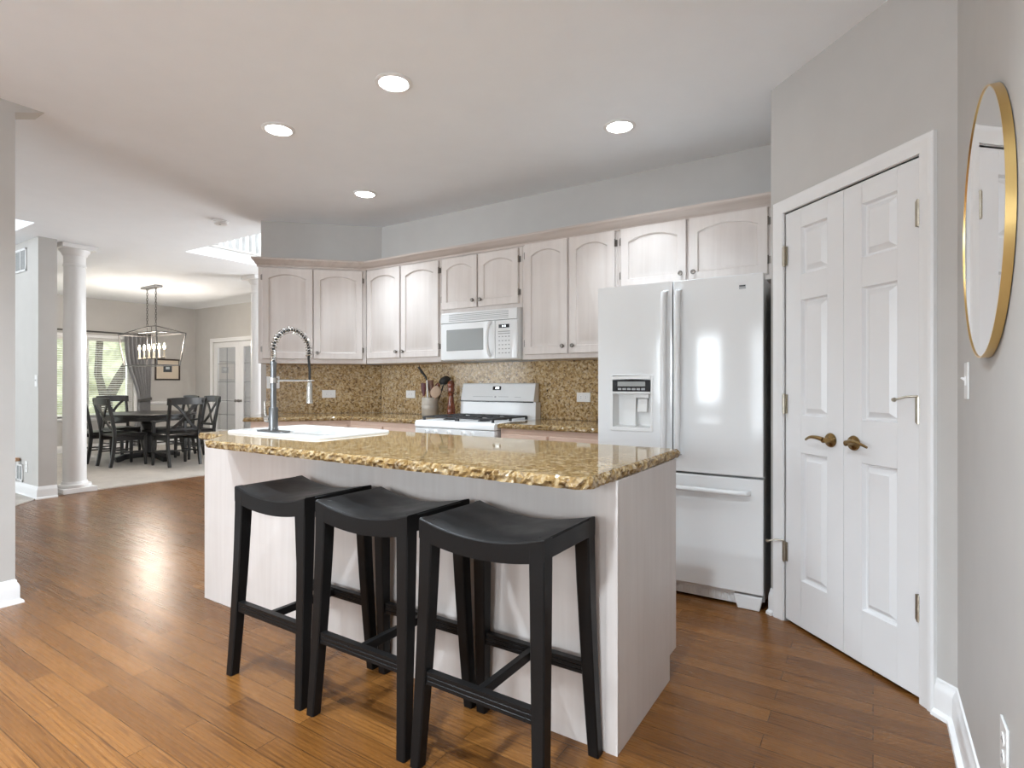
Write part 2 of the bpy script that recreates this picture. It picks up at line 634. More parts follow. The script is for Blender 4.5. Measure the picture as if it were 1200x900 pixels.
# rear wall with the reflected window and a second one added for light
w = MB()
for x0, x1, z0, z1 in ((-4.1, -3.05, 0, H), (-2.25, -1.35, 0, H), (0.1, 0.40, 0, H), (-3.05, -2.25, 0, 0.85), (-3.05, -2.25, 2.1, H),
                       (-1.35, 0.1, 2.2, H), (-1.35, 0.1, 0, 0.3)):
    w.box(x0, x1, -4.32, -4.2, z0, z1)
struct(w.build('wall_rear', 'wall'))
# left stub wall beside the breakfast area
w = MB()
w.box(-4.10, -3.95, -4.2, 1.09, 0, H)
w.prism([(1.09, H), (1.22, H), (1.09, H - 0.05)], -4.10, -3.95, lambda a, b_, c_: (c_, a, b_))
struct(w.build('wall_left', 'wall'))
# family room shell
w = MB()
w.box(-10.6, -7.30, 2.2, 2.36, 0, 2.74)
w.box(-10.6, FX, FY, FY + 0.2, 2.861, 5.0)
struct(w.build('wall_hall', 'wall'))
w = MB()
w.box(-10.75, -10.6, -4.2, 2.36, 0, 5.0)
for x0, x1, z0, z1 in ((-10.6, -9.8, 0, 5), (-6.2, -4.1, 0, 5), (-9.8, -6.2, 0, 0.7), (-9.8, -6.2, 4.4, 5)):
    w.box(x0, x1, -4.32, -4.2, z0, z1)
w.box(FX, FX + 0.12, -4.2, FY, H + 0.12, 5.0)
struct(w.build('wall_family', 'white_wall'))
# dining room: window wall, and the wall with the french doors
WX = -11.75
WY0, WYM0, WYM1, WY1, WZ0, WZ1 = 2.95, 4.16, 4.28, 4.98, 0.60, 2.03
w = MB()
for y0, y1, z0, z1 in ((2.2, WY0, 0, H), (WY1, 6.28, 0, H), (WY0, WY1, 0, WZ0), (WY0, WY1, WZ1, H)):
    w.box(WX - 0.14, WX, y0, y1, z0, z1)
struct(w.build('wall_dining', 'wall'))
FDX0, FDX1, FDH = -11.10, -9.30, 2.03
w = MB()
for x0, x1, z0, z1 in ((-11.9, FDX0, 0, H), (FDX1, -6.5, 0, H), (-5.25, -4.83, 0, H), (-6.5, -5.25, 0, 0.3), (-6.5, -5.25, 2.4, H), (FDX0, FDX1, FDH, H)):
    w.box(x0, x1, 6.13, 6.27, z0, z1)
struct(w.build('wall_front', 'wall'))
w = MB()
for x0, x1, z0, z1 in ((-9.1, -6.5, H + 0.12, 5.3), (-5.2, -4.83, H, 5.3), (-6.5, -5.2, H, 3.2), (-6.5, -5.2, 5.0, 5.3)):
    w.box(x0, x1, 6.14, 6.27, z0, z1)
w.box(-9.1, -8.98, 3.3, 6.2, H + 0.12, 5.3)
w.box(-9.1, -4.83, HY0 - 0.12, HY0, H + 0.12, 5.3)
struct(w.build('wall_upper', 'white_wall'))
w = MB()
w.box(-12.2, -8.3, 9.0, 9.1, 0, H)
w.box(-12.3, -12.2, 6.27, 9.1, 0, H)
for y0, y1, z0, z1 in ((6.27, 7.9, 0, H), (8.95, 9.1, 0, H), (7.9, 8.95, 0, 0.9), (7.9, 8.95, 2.2, H)):
    w.box(-8.3, -8.2, y0, y1, z0, z1)
struct(w.build('wall_study', 'wall'))

# baseboards
BASE = [(0, 0), (0.016, 0), (0.016, 0.07), (0.012, 0.085), (0.006, 0.095), (0, 0.10)]
SHOE = [(0, 0), (0.032, 0), (0.030, 0.012), (0.016, 0.022), (0.016, 0.09), (0.012, 0.105), (0.007, 0.112), (0.005, 0.125), (0, 0.13)]
p0 = pantry(0.0, 0)[:2]
struct(molding([p0, pantry(DX0 - 0.067, 0)[:2]], SHOE, side=-1).build('baseboard_pantry', 'trim'))
struct(molding([pantry(DX1 + 0.067, 0)[:2], pantry(PANTRY_L, 0)[:2], (RX, -4.2)], SHOE, side=-1).build('baseboard_right', 'trim'))
struct(molding([(-3.95, -4.2), (-3.95, 1.09), (-4.10, 1.09)], SHOE, side=-1).build('baseboard_left', 'trim'))
struct(molding([(-10.6, 2.2), (-7.30, 2.2), (-7.30, 2.36)], SHOE, side=-1).build('baseboard_hall', 'trim'))
struct(molding([(WX, 2.4), (WX, 6.13), (FDX0 - 0.09, 6.13)], SHOE, side=-1).build('baseboard_dining', 'trim'))
# chair rail in the dining room
RAIL = [(0, 0.80), (0.018, 0.805), (0.026, 0.82), (0.03, 0.835), (0.024, 0.85), (0, 0.86)]
struct(molding([(WX, WY1 + 0.10), (WX, 6.13), (FDX0 - 0.09, 6.13)], RAIL, side=-1).build('trim_1', 'trim'))

# ------------------------------------------------------------------ casing helper: frame around an opening in a wall plane
CAS = [(0, 0), (0, 0.020), (0.012, 0.024), (0.030, 0.018), (0.050, 0.016), (0.056, 0.010), (0.070, 0.008), (0.072, 0)]


def casing(x0, x1, z1, f, name, z0=0.0, sill=False, wd=1.0):
    # profile: (outward from opening, thickness toward room)
    prof = [(0.000, 0.0), (0.000, 0.010), (0.006, 0.012), (0.034 * wd, 0.016), (0.044 * wd, 0.022), (0.056 * wd, 0.022), (0.062 * wd, 0.016), (0.062 * wd, 0.0)]
    path = [(x0, z0), (x0, z1), (x1, z1), (x1, z0)]
    mb_ = molding(path, prof, closed=sill, f=lambda a, b_, h: f(a, -h, b_), side=1)
    return struct(mb_.build(name, 'trim'))


# ------------------------------------------------------------------ pantry double doors
casing(DX0 - 0.004, DX1 + 0.004, DH + 0.004, pantry, 'trim_2')
jb = MB()
jb.prism([(DX0 - 0.004, 0.0), (DX0, 0.0), (DX0, 0.11), (DX0 - 0.004, 0.11)], 0, DH, pantry)
jb.prism([(DX1, 0.0), (DX1 + 0.004, 0.0), (DX1 + 0.004, 0.11), (DX1, 0.11)], 0, DH, pantry)
jb.prism([(DX0, 0.045), (DX0 + 0.012, 0.045), (DX0 + 0.012, 0.08), (DX0, 0.08)], 0, DH, pantry)
jb.prism([(DX1 - 0.012, 0.045), (DX1, 0.045), (DX1, 0.08), (DX1 - 0.012, 0.08)], 0, DH, pantry)
jb.prism([(DX0, 0.0), (DX1, 0.0), (DX1, 0.11), (DX0, 0.11)], DH, DH + 0.003, pantry)
struct(jb.build('trim_3', 'trim'))


def rect_loop(x0, x1, z0, z1, i, y):
    return [(x0 + i, y, z0 + i), (x1 - i, y, z0 + i), (x1 - i, y, z1 - i), (x0 + i, y, z1 - i)]


def panel_leaf(wd, z0, z1, panels):
    """door slab, front at y=0, back y=.035, with raised panels between x margins"""
    mb_ = MB()
    sx0, sx1 = panels[0][0], panels[0][1]
    mb_.box(0, sx0, 0, 0.035, z0, z1)
    mb_.box(sx1, wd, 0, 0.035, z0, z1)
    zs = [z0] + [v_ for p in sorted(panels, key=lambda q: q[2]) for v_ in (p[2], p[3])] + [z1]
    for a, b_ in zip(zs[0::2], zs[1::2]):
        mb_.box(sx0, sx1, 0, 0.035, a, b_)
    for x0, x1, a, b_ in panels:
        mb_.loft([rect_loop(x0, x1, a, b_, 0, 0.0), rect_loop(x0, x1, a, b_, 0.006, 0.018), rect_loop(x0, x1, a, b_, 0.015, 0.018),
                  rect_loop(x0, x1, a, b_, 0.037, 0.001)], True, False, True)
        mb_.box(x0, x1, 0.022, 0.03, a, b_)
    return mb_


def hinge_part(parent, x, y, z, h=0.095, r_=0.009, name='hinge', mat='hinge', bracket=0):
    mb_ = MB()
    for k in range(3):
        mb_.lathe([(r_, z - h / 2 + k * h / 3 + 0.001), (r_, z - h / 2 + (k + 1) * h / 3 - 0.001)], 10, (x, y, 0))
    mb_.lathe([(r_ * 0.8, z - h / 2 - 0.004), (r_ * 0.8, z + h / 2 + 0.004)], 10, (x, y, 0))
    mb_.box(x - 0.018, x + 0.018, y + r_ * 0.4, y + r_ * 0.4 + 0.0035, z - h / 2, z + h / 2)
    if bracket:      # hinge-pin door stop
        mb_.tube([(x, y - 0.002, z + h / 2 + 0.006), (x + bracket * 0.03, y - 0.025, z + h / 2 + 0.004), (x + bracket * 0.055, y - 0.052, z + h / 2 - 0.008)], 0.0042, 8)
        mb_.lathe([(0.007, -0.004), (0.009, 0.004)], 10, (x + bracket * 0.056, y - 0.054, z + h / 2 - 0.008), 'y')
    return mb_.build(name, mat, parent)


def lever(parent, x, y, z, sgn, mat='bronze'):
    """rosette + stem + lever pointing to sgn*x"""
    mb_ = MB()
    mb_.lathe([(0.0, 0.0), (0.031, 0.0), (0.033, -0.004), (0.030, -0.010), (0.020, -0.013), (0.014, -0.016), (0.011, -0.030), (0.012, -0.046), (0.0, -0.048)], 24, (x, y, z), 'y')
    pts, rad = [], []
    for k in range(9):
        t = k / 8
        pts.append((x + sgn * (0.004 + 0.105 * t), y - 0.043 - 0.010 * math.sin(t * PI), z + 0.004 + 0.010 * math.sin(t * PI * 0.9) - 0.014 * t * t))
        rad.append(0.0105 - 0.0055 * t)
    mb_.tube(pts, rad, 10)
    return mb_.build('lever_handle', mat, parent)


LW = (DX1 - DX0) / 2 - 0.003
ZT = DH - 0.004


def pantry_leaf(name, x0, label, lever_x, sgn, panels, hx, hs, br):
    d = struct(panel_leaf(LW, 0.014, ZT, panels).build(name, 'door', None, 0.0012))
    d.location = pantry(x0, 0.004)
    d.rotation_euler = (0, 0, R(-45))
    lever(d, lever_x, 0, 0.945, sgn)
    for z, b_ in zip((1.845, 1.10, 0.355), br):
        hinge_part(d, hx, -0.010, z, bracket=b_)
    return d


pn = lambda a, b_: [(a, b_, 0.24, 0.865), (a, b_, 1.045, 1.61), (a, b_, 1.735, 1.965)]
pantry_leaf('door_1', DX0 + 0.002, '', LW - 0.068, -1, pn(0.108, 0.275), 0.0, 1, (0, 0, -1))
pantry_leaf('door_2', DX0 + LW + 0.004, '', 0.060, 1, pn(0.098, 0.268), LW, -1, (0, -1, 0))

# ------------------------------------------------------------------ cabinet parts
def arch_loop(x0, x1, z0, zs, rise, i, y, n=14):
    """opening with an arched top, shoulder height zs, inset i"""
    x0, x1, z0 = x0 + i, x1 - i, z0 + i
    pts = [(x0, y, z0), (x1, y, z0)]
    for k in range(n + 1):
        t = k / n
        x = x1 + (x0 - x1) * t
        u = abs(2 * t - 1)
        s_ = max(0.0, 1 - (u / 0.93) ** 2) ** 0.75 if u < 0.93 else 0.0
        pts.append((x, y, zs - i + rise * s_))
    return pts


def cab_door(wd, h, arch=True, st=0.055):
    """raised-panel cabinet door, front at y=-0.02, back at 0, origin at lower left"""
    mb_ = MB()
    T, n = 0.02, 14
    rise = min(0.038, 0.105 * wd) if arch else 0.0
    zs = h - st - rise
    op = [arch_loop(st, wd - st, st, zs, rise, i, y, n) for i, y in ((0, -T), (0.005, -T + 0.012), (0.011, -T + 0.012), (0.034, -T + 0.001))]

    def outer(ins, y):
        pts = [(ins, y, ins), (wd - ins, y, ins)]
        for k in range(n + 1):
            t = k / n
            pts.append((wd - ins + (2 * ins - wd) * t, y, h - ins))
        return pts
    mb_.loft([outer(0, 0), outer(0, -T + 0.004), outer(0.004, -T)] + op, True, True, True)
    return mb_


def knob(parent, x, y, z, mat='knob', r_=0.015):
    mb_ = MB()
    mb_.lathe([(0.008, 0), (0.007, -0.008), (0.006, -0.014), (r_, -0.018), (r_ * 1.02, -0.022), (r_ * 0.8, -0.028), (0.0, -0.030)], 18, (x, y, z), 'y')
    return mb_.build('knob', mat, parent)


def cabinet(name, label, loc, rz, x0, x1, depth, z0, z1, doors, group=None, mat='cab', hinge=True, arch=True, toe=0.0, cat='cabinet'):
    """doors: (x0, x1, z0, z1, knob side -1/+1/0). local: y=0 at wall, front at -depth"""
    t = thing(name, label, cat, (loc[0], loc[1], 0), rz, group)
    mb_ = MB()
    mb_.box(x0, x1, -depth, -0.002, z0 + toe, z1)
    if toe: mb_.box(x0, x1, -depth + 0.075, -0.002, z0, z0 + toe)
    mb_.build('body', mat, t, 0.0015)
    for (a, b_, c_, d_, k) in doors:
        dr = cab_door(b_ - a, d_ - c_, arch and (d_ - c_) > 0.2, 0.055 if (d_ - c_) > 0.2 else 0.03).build('door' if (d_ - c_) > 0.2 else 'drawer', mat, t)
        dr.location = (a, -depth - 0.001, c_)
        w_, h_ = b_ - a, d_ - c_
        if k == 2:
            knob(dr, w_ / 2, -0.02, h_ / 2)
        elif k:
            zz = 0.055 if not toe else h_ - 0.06
            knob(dr, w_ - 0.032 if k > 0 else 0.032, -0.02, zz)
            if hinge:
                hx = 0.0 if k > 0 else w_
                for z in (0.085, h_ - 0.085):
                    hb = MB()
                    hb.lathe([(0.0045, z - 0.026), (0.0045, z + 0.026)], 8, (hx, -0.016, 0))
                    hb.box(hx - (0.014 if k > 0 else 0), hx + (0 if k > 0 else 0.014), -0.003, -0.0005, z - 0.022, z + 0.022)
                    hb.build('hinge', 'knob', dr)
    return t


UZ0, UZ1 = 1.385, 2.27
UD = 0.316
cabinet('wall_cabinet', 'two-door wall cabinet on the angled wall, above the white sink and tall spring faucet', (DO.x, DO.y), R(45), 0.045, 0.976, UD - 0.001, UZ0, UZ1,
        [(0.080, 0.508, UZ0 + 0.04, 2.235, 1), (0.517, 0.943, UZ0 + 0.04, 2.235, -1)], 'whitewashed wall cabinets')
# the outer door of that cabinet shows no knob beside the meeting stile
cabinet('wall_cabinet', 'two-door wall cabinet between the angled corner and the microwave', (0, BACK_Y), 0, -3.928, -3.036, UD, UZ0, UZ1,
        [(-3.910, -3.496, UZ0 + 0.045, 2.235, 1), (-3.480, -3.052, UZ0 + 0.045, 2.235, -1)], 'whitewashed wall cabinets')
cabinet('wall_cabinet', 'short two-door wall cabinet right above the white microwave', (0, BACK_Y), 0, -3.034, -2.236, UD, 1.782, UZ1,
        [(-3.018, -2.652, 1.815, 2.235, 1), (-2.640, -2.262, 1.815, 2.235, -1)], 'whitewashed wall cabinets')
cabinet('wall_cabinet', 'tall two-door wall cabinet between the microwave and the refrigerator', (0, BACK_Y), 0, -2.234, -1.468, UD, UZ0, UZ1,
        [(-2.205, -1.846, UZ0 + 0.035, 2.25, 1), (-1.830, -1.482, UZ0 + 0.035, 2.25, -1)], 'whitewashed wall cabinets')
cabinet('wall_cabinet', 'two-door wall cabinet directly above the white refrigerator', (0, BACK_Y), 0, -1.466, -0.455, UD, 1.82, UZ1,
        [(-1.440, -0.998, 1.85, 2.25, 1), (-0.982, -0.520, 1.85, 2.25, -1)], 'whitewashed wall cabinets')

# crown moulding along all wall cabinets
CROWN = [(0, 2.245), (0.010, 2.245), (0.012, 2.262), (0.022, 2.268), (0.030, 2.285), (0.046, 2.302), (0.050, 2.308), (0.050, 2.322), (0, 2.322)]
path = [diag(0.045, -0.004)[:2], diag(0.045, -UD)[:2], (Q.x + UD * (math.sqrt(2) - 1), BACK_Y - UD), (-0.455, BACK_Y - UD)]
struct(molding(path, CROWN, side=-1).build('trim_4', 'cab_h'))
tp = MB()
tp.prism([diag(0.045, -0.002)[:2], diag(0.045, -UD)[:2], (Q.x + UD * (math.sqrt(2) - 1), BACK_Y - UD), (-0.455, BACK_Y - UD), (-0.455, BACK_Y - 0.002), (Q.x, BACK_Y - 0.002)], 2.271, 2.276)
struct(tp.build('trim_5', 'cab_h'))

# base cabinets
CF = BACK_Y - 0.61
bc = thing('base_cabinet', 'whitewashed oak base cabinet run bending along the angled wall, left of the range', 'cabinet', (0, 0, 0), 0, 'base cabinets')
cc_ = 0.61 * math.tan(R(22.5))
fx = Q.x + 0.61 * (math.sqrt(2) - 1)
mb = MB()
mb.prism([diag(0.05, -0.002)[:2], diag(0.05, -0.61)[:2], (fx, CF), (-3.006, CF), (-3.006, BACK_Y - 0.002), (Q.x, BACK_Y - 0.002)], 0.10, 0.884)
mb.prism([diag(0.05, -0.002)[:2], diag(0.05, -0.54)[:2], (Q.x + 0.54 * (math.sqrt(2) - 1), CF + 0.07), (-3.006, CF + 0.07), (-3.006, BACK_Y - 0.002), (Q.x, BACK_Y - 0.002)], 0.0, 0.10)
mb.build('body', 'base_cab', bc, 0.0015)


def base_fronts(root, x0, x1, f_rz, f_loc, n):
    wd = (x1 - x0) / n
    for k in range(n):
        a, b_ = x0 + k * wd + 0.008, x0 + (k + 1) * wd - 0.008
        for z0, z1, nm in ((0.70, 0.845, 'drawer'), (0.125, 0.685, 'door')):
            dr = cab_door(b_ - a, z1 - z0, nm == 'door', 0.05 if nm == 'door' else 0.028).build(nm, 'base_cab', root)
            mt = Matrix.Translation((f_loc[0], f_loc[1], 0)) @ Matrix.Rotation(f_rz, 4, 'Z') @ Matrix.Translation((a, -0.611, z0))
            dr.matrix_local = mt
            knob(dr, (b_ - a) / 2 if nm == 'drawer' else (b_ - a - 0.03 if k % 2 == 0 else 0.03), -0.02, (z1 - z0) / 2 if nm == 'drawer' else z1 - z0 - 0.05)


base_fronts(bc, 0.07, 0.84, R(45), DO, 2)
base_fronts(bc, fx + 0.02, -3.01, 0, (0, BACK_Y), 2)
bc2 = thing('base_cabinet', 'short whitewashed oak base cabinet between the range and the refrigerator', 'cabinet', (0, 0, 0), 0, 'base cabinets')
MB().box(-2.234, -1.44, CF, BACK_Y - 0.002, 0.10, 0.884).box(-2.234, -1.44, CF + 0.07, BACK_Y - 0.002, 0, 0.10).build('body', 'base_cab', bc2, 0.0015)
base_fronts(bc2, -2.225, -1.45, 0, (0, BACK_Y), 2)


# ------------------------------------------------------------------ granite slabs with chiselled edges
def resample(poly, step, rough):
    out = []
    n = len(poly)
    for i in range(n):
        a, b_ = Vector(poly[i]), Vector(poly[(i + 1) % n])
        L = (b_ - a).length
        k = max(1, int(L / step)) if rough[i] else 1
        for j in range(k):
            out.append((a.lerp(b_, j / k), rough[i], (b_ - a).normalized(), j == 0))
    return out


def slab(poly, rough, z0, z1, step=0.012, amp=0.006, hole=None):
    """poly counter-clockwise; rough[i] marks edge i as chiselled. Returns MB"""
    mb_ = MB()
    rs = resample(poly, step, rough)
    n = len(rs)
    rings = []
    levels = [(z0, 0.004, 0.6), (z0 + (z1 - z0) * 0.25, 0.000, 1.0), (z0 + (z1 - z0) * 0.55, 0.000, 1.0), (z0 + (z1 - z0) * 0.82, 0.003, 0.9), (z1, 0.010, 0.35)]
    for li, (z, ins, k) in enumerate(levels):
        ring = []
        for i, (p, rg, d, corner) in enumerate(rs):
            dprev = rs[i - 1][2]
            n0, n1 = Vector((dprev.y, -dprev.x)), Vector((d.y, -d.x))
            mv = (n0 + n1) / max(0.3, 1 + n0.dot(n1))
            r_any = rg or rs[i - 1][1]
            off = 0.0
            if r_any:
                q = Vector((p.x * 42, p.y * 42, z * 60 + li * 3.1))
                off = -ins + k * amp * noise.noise(q) * 1.6 + k * amp * 0.7 * noise.noise(q * 2.3)
            zz = z + (0.0025 * noise.noise(Vector((p.x * 70, p.y * 70, li * 5))) if rg and 0 < li < 4 else 0)
            ring.append((p.x + mv.x * off, p.y + mv.y * off, zz))
        rings.append(ring)
    if hole is None:
        mb_.loft(rings, True, True, True)
    else:
        mb_.loft(rings, True, False, False)
        bm = mb_.bm
        for z, ring in ((z1, rings[-1]), (z0, rings[0])):
            hv = [bm.verts.new((x, y, z)) for x, y in hole]
            he = [bm.edges.new((hv[i], hv[(i + 1) % 4])) for i in range(4)]
            bmesh.ops.remove_doubles(bm, verts=bm.verts, dist=1e-7)
            bm.verts.ensure_lookup_table()
            edges = [e for e in bm.edges if e.is_boundary and all(abs(v_.co.z - z) < 1e-5 for v_ in e.verts)]
            edges += [e for e in he if e.is_valid and e not in edges]
            bmesh.ops.triangle_fill(bm, use_beauty=True, use_dissolve=False, edges=edges)
        hx0, hx1, hy0, hy1 = hole[0][0], hole[2][0], hole[0][1], hole[2][1]
        a = [[(x, y, z) for x, y in hole] for z in (z0, z1)]
        mb_.loft(a, True, False, False)
    return mb_


# wall counters
cfx = Q.x + 0.645 * (math.sqrt(2) - 1)
poly = [diag(0.0, -0.003)[:2], diag(0.0, -0.645)[:2], (cfx, BACK_Y - 0.645), (-3.002, BACK_Y - 0.645), (-3.002, BACK_Y - 0.003), (Q.x, BACK_Y - 0.003)]
o = slab(poly, [1, 1, 1, 0, 0, 0], 0.886, 0.920).build('granite_countertop', 'granite', smooth=0)
tag(o, 'granite counter bending along the angled wall to the side of the range', 'countertop', 'granite counters along the walls')
poly = [(-2.238, BACK_Y - 0.645), (-1.436, BACK_Y - 0.645), (-1.436, BACK_Y - 0.003), (-2.238, BACK_Y - 0.003)]
o = slab(poly, [1, 0, 0, 0], 0.886, 0.920).build('granite_countertop', 'granite', smooth=0)
tag(o, 'short granite counter between the range and the white refrigerator', 'countertop', 'granite counters along the walls')
# backsplash slabs
o = MB().box(-4.045, -1.436, BACK_Y - 0.019, BACK_Y - 0.001, 0.921, UZ0 - 0.001).build('granite_backsplash', 'granite_splash')
tag(o, 'speckled granite backsplash behind the range and the pepper mill', 'backsplash', 'granite backsplash slabs')
o = MB().prism([(0.05, -0.019), (DIAG_L - 0.008, -0.019), (DIAG_L, -0.001), (0.05, -0.001)], 0.921, UZ0 - 0.001, diag).build('granite_backsplash', 'granite_splash')
tag(o, 'speckled granite backsplash on the angled wall behind the spring faucet', 'backsplash', 'granite backsplash slabs')

# ------------------------------------------------------------------ kitchen island
ix0, ix1, iy0, iy1 = -3.153, -0.697, 1.70, 2.36
t = thing('island_cabinet', 'whitewashed oak kitchen island cabinet behind the three black stools', 'cabinet', (0, 0, 0))
MB().box(ix0, ix1, iy0, 2.245, 0.0, 0.10).box(ix0, ix1, iy0, 2.33, 0.10, 0.12).box(ix0, ix1, iy0, iy0 + 0.02, 0.12, 0.888).box(ix0, ix1, 2.31, 2.33, 0.12, 0.888).box(ix0, ix0 + 0.02, iy0 + 0.02, 2.31, 0.12, 0.888).box(ix1 - 0.02, ix1, iy0 + 0.02, 2.31, 0.12, 0.888).build('body', 'cab', t, 0.001)
MB().box(ix0, ix1, iy0 - 0.006, iy0 - 0.0005, 0.0, 0.888).build('back_panel', 'cab', t, 0.001)
MB().prism([(iy0, 0.0), (2.245, 0.0), (2.245, 0.10), (2.33, 0.10), (2.33, 0.888), (iy0, 0.888)], ix1 + 0.0005, ix1 + 0.006, lambda a, b_, c_: (c_, a, b_)).build('end_panel', 'cab', t, 0.001)
MB().box(ix1 - 0.035, ix1 + 0.0075, iy0 - 0.0085, iy0 - 0.0065, 0.0, 0.888).build('corner_strip', 'cab', t, 0.0005)
for k in range(4):
    a = ix0 + 0.02 + k * (ix1 - ix0 - 0.04) / 4
    dr = cab_door((ix1 - ix0 - 0.04) / 4 - 0.012, 0.70, True).build('door', 'cab', t)
    dr.location = (a + (ix1 - ix0 - 0.04) / 4 - 0.006, 2.331, 0.14)
    dr.rotation_euler = (0, 0, PI)
    knob(dr, 0.035 if k % 2 else (ix1 - ix0 - 0.04) / 4 - 0.047, -0.02, 0.64)
sx0, sx1, sy0, sy1 = -3.10, -2.30, 1.775, 2.305
poly = [(-2.74, 1.478), (-0.73, 1.472), (-0.694, 1.508), (-0.690, 2.375), (-3.20, 2.375), (-3.205, 1.685), (-2.945, 1.683)]
hole = [(sx0 + 0.03, sy0 + 0.03), (sx1 - 0.03, sy0 + 0.03), (sx1 - 0.03, sy1 - 0.03), (sx0 + 0.03, sy1 - 0.03)]
o = slab(poly, [1, 1, 1, 0, 1, 1, 1], 0.889, CT, 0.010, 0.008, hole).build('granite_countertop', 'granite', smooth=0)
tag(o, 'polished golden granite top of the island with rough chiselled edges', 'countertop')

# sink
t = thing('kitchen_sink', 'white enamel drop-in double sink set in the granite island top', 'sink', (sx0, sy0, CT))
mb = MB()
W_, D_ = sx1 - sx0, sy1 - sy0


def rr_loop(x0, x1, y0, y1, r_, z, n=5):
    pts = []
    for cx, cy, a0 in ((x1 - r_, y0 + r_, -PI / 2), (x1 - r_, y1 - r_, 0), (x0 + r_, y1 - r_, PI / 2), (x0 + r_, y0 + r_, PI)):
        for k in range(n + 1):
            a = a0 + PI / 2 * k / n
            pts.append((cx + r_ * math.cos(a), cy + r_ * math.sin(a), z))
    return pts


rim_out = [rr_loop(0, W_, 0, D_, 0.05, 0.0), rr_loop(0.001, W_ - 0.001, 0.001, D_ - 0.001, 0.05, 0.008), rr_loop(0.008, W_ - 0.008, 0.008, D_ - 0.008, 0.045, 0.013)]
mb.loft(rim_out, True, False, False)
bm = mb.bm
bowls = ((0.035, W_ / 2 - 0.012, 0.125, D_ - 0.03), (W_ / 2 + 0.012, W_ - 0.035, 0.125, D_ - 0.03))
for bx0, bx1, by0, by1 in bowls:
    mb.loft([rr_loop(bx0, bx1, by0, by1, 0.05, 0.013), rr_loop(bx0 + 0.006, bx1 - 0.006, by0 + 0.006, by1 - 0.006, 0.05, 0.006),
             rr_loop(bx0 + 0.018, bx1 - 0.018, by0 + 0.018, by1 - 0.018, 0.05, -0.16), rr_loop(bx0 + 0.05, bx1 - 0.05, by0 + 0.05, by1 - 0.05, 0.04, -0.18)], True, False, True)
bmesh.ops.remove_doubles(bm, verts=bm.verts, dist=1e-6)
edges = [e for e in bm.edges if e.is_boundary and all(abs(v_.co.z - 0.013) < 1e-5 for v_ in e.verts)]
bmesh.ops.triangle_fill(bm, use_beauty=True, use_dissolve=False, edges=edges)
mb.build('basin', 'sink', t, smooth=50)
for bx0, bx1, by0, by1 in bowls:
    MB().lathe([(0.0, 0.0), (0.04, 0.0), (0.044, 0.004), (0.034, 0.006), (0.0, 0.004)], 20, ((bx0 + bx1) / 2, (by0 + by1) / 2, -0.18)).build('drain', 'chrome', t)

# faucet
FXP, FYP, FZ = -2.755, 1.855, CT + 0.013
t = thing('spring_faucet', 'tall coiled-spring kitchen faucet with pull-down sprayer on the sink rim', 'faucet', (FXP, FYP, FZ))
pl = MB()
pl.loft([rr_loop(-0.125, 0.125, -0.032, 0.032, 0.03, z) for z in (0.0005, 0.007, 0.009)], True, True, True)
pl.build('base_plate', 'dark_steel', t, 0.001)
MB().lathe([(0.026, 0.009), (0.026, 0.02), (0.024, 0.022), (0.024, 0.13), (0.022, 0.135), (0.0, 0.135)], 24).build('base_body', 'dark_steel', t)
MB().lathe([(0.0155, 0.134), (0.0155, 0.365), (0.017, 0.367), (0.017, 0.385), (0.0, 0.386)], 20).build('riser_pipe', 'dark_steel', t)
hd = MB()
hd.lathe([(0.0, -0.022), (0.017, -0.024), (0.019, -0.030), (0.019, -0.062), (0.015, -0.066), (0.0, -0.068)], 18, (0, 0, 0.07), 'x')
hd.tube([(-0.055, 0, 0.07), (-0.062, -0.008, 0.10), (-0.060, -0.012, 0.165)], [0.008, 0.0065, 0.006], 10)
hd.build('lever_handle', 'chrome', t)
# hose arc in the Y-Z plane
arc = []
RR = 0.115
z_top = 0.385
for k in range(8):
    arc.append(Vector((0, 0, z_top + 0.06 * k / 8)))
for k in range(33):
    a = PI - (PI + 0.25) * k / 32
    arc.append(Vector((0, RR + RR * math.cos(a), z_top + 0.06 + RR * 1.06 * math.sin(a))))
end = arc[-1]
hose = list(arc)
for k in range(1, 10):
    hose.append(Vector((0, end.y + 0.008 * min(1, k / 4), end.z - 0.017 * k)))
MB().tube(hose, 0.0075, 10).build('hose', 'rubber', t)
# helix around arc
hel = []
turns = 30
tot = len(arc) - 1
Nh = turns * 12
for k in range(Nh + 1):
    u = k / Nh * tot
    i = min(int(u), tot - 1)
    p = arc[i].lerp(arc[i + 1], u - i)
    tn = (arc[i + 1] - arc[i]).normalized()
    e1 = Vector((1, 0, 0))
    e2 = tn.cross(e1)
    a = 2 * PI * k / 12
    hel.append(p + (e1 * math.cos(a) + e2 * math.sin(a)) * 0.0155)
MB().tube(hel, 0.0030, 6).build('spring', 'chrome', t)
hp = hose[-1]
MB().lathe([(0.0, 0.012), (0.011, 0.012), (0.014, 0.0), (0.0165, -0.02), (0.0165, -0.09), (0.019, -0.10), (0.019, -0.112), (0.0, -0.114)], 20, (0, hp.y, hp.z)).build('spray_head', 'chrome', t)
arm = MB()
arm.tube([(0, 0.010, 0.282), (0, hp.y - 0.012, 0.282)], 0.0055, 10)
arm.lathe([(0.022, 0.268), (0.022, 0.296)], 18, (0, 0, 0))
ringp = [(0.022 * math.cos(2 * PI * k / 20), hp.y + 0.022 * math.sin(2 * PI * k / 20), 0.282) for k in range(20)]
arm.tube(ringp, 0.0045, 8, True)
arm.build('holder_arm', 'chrome', t)

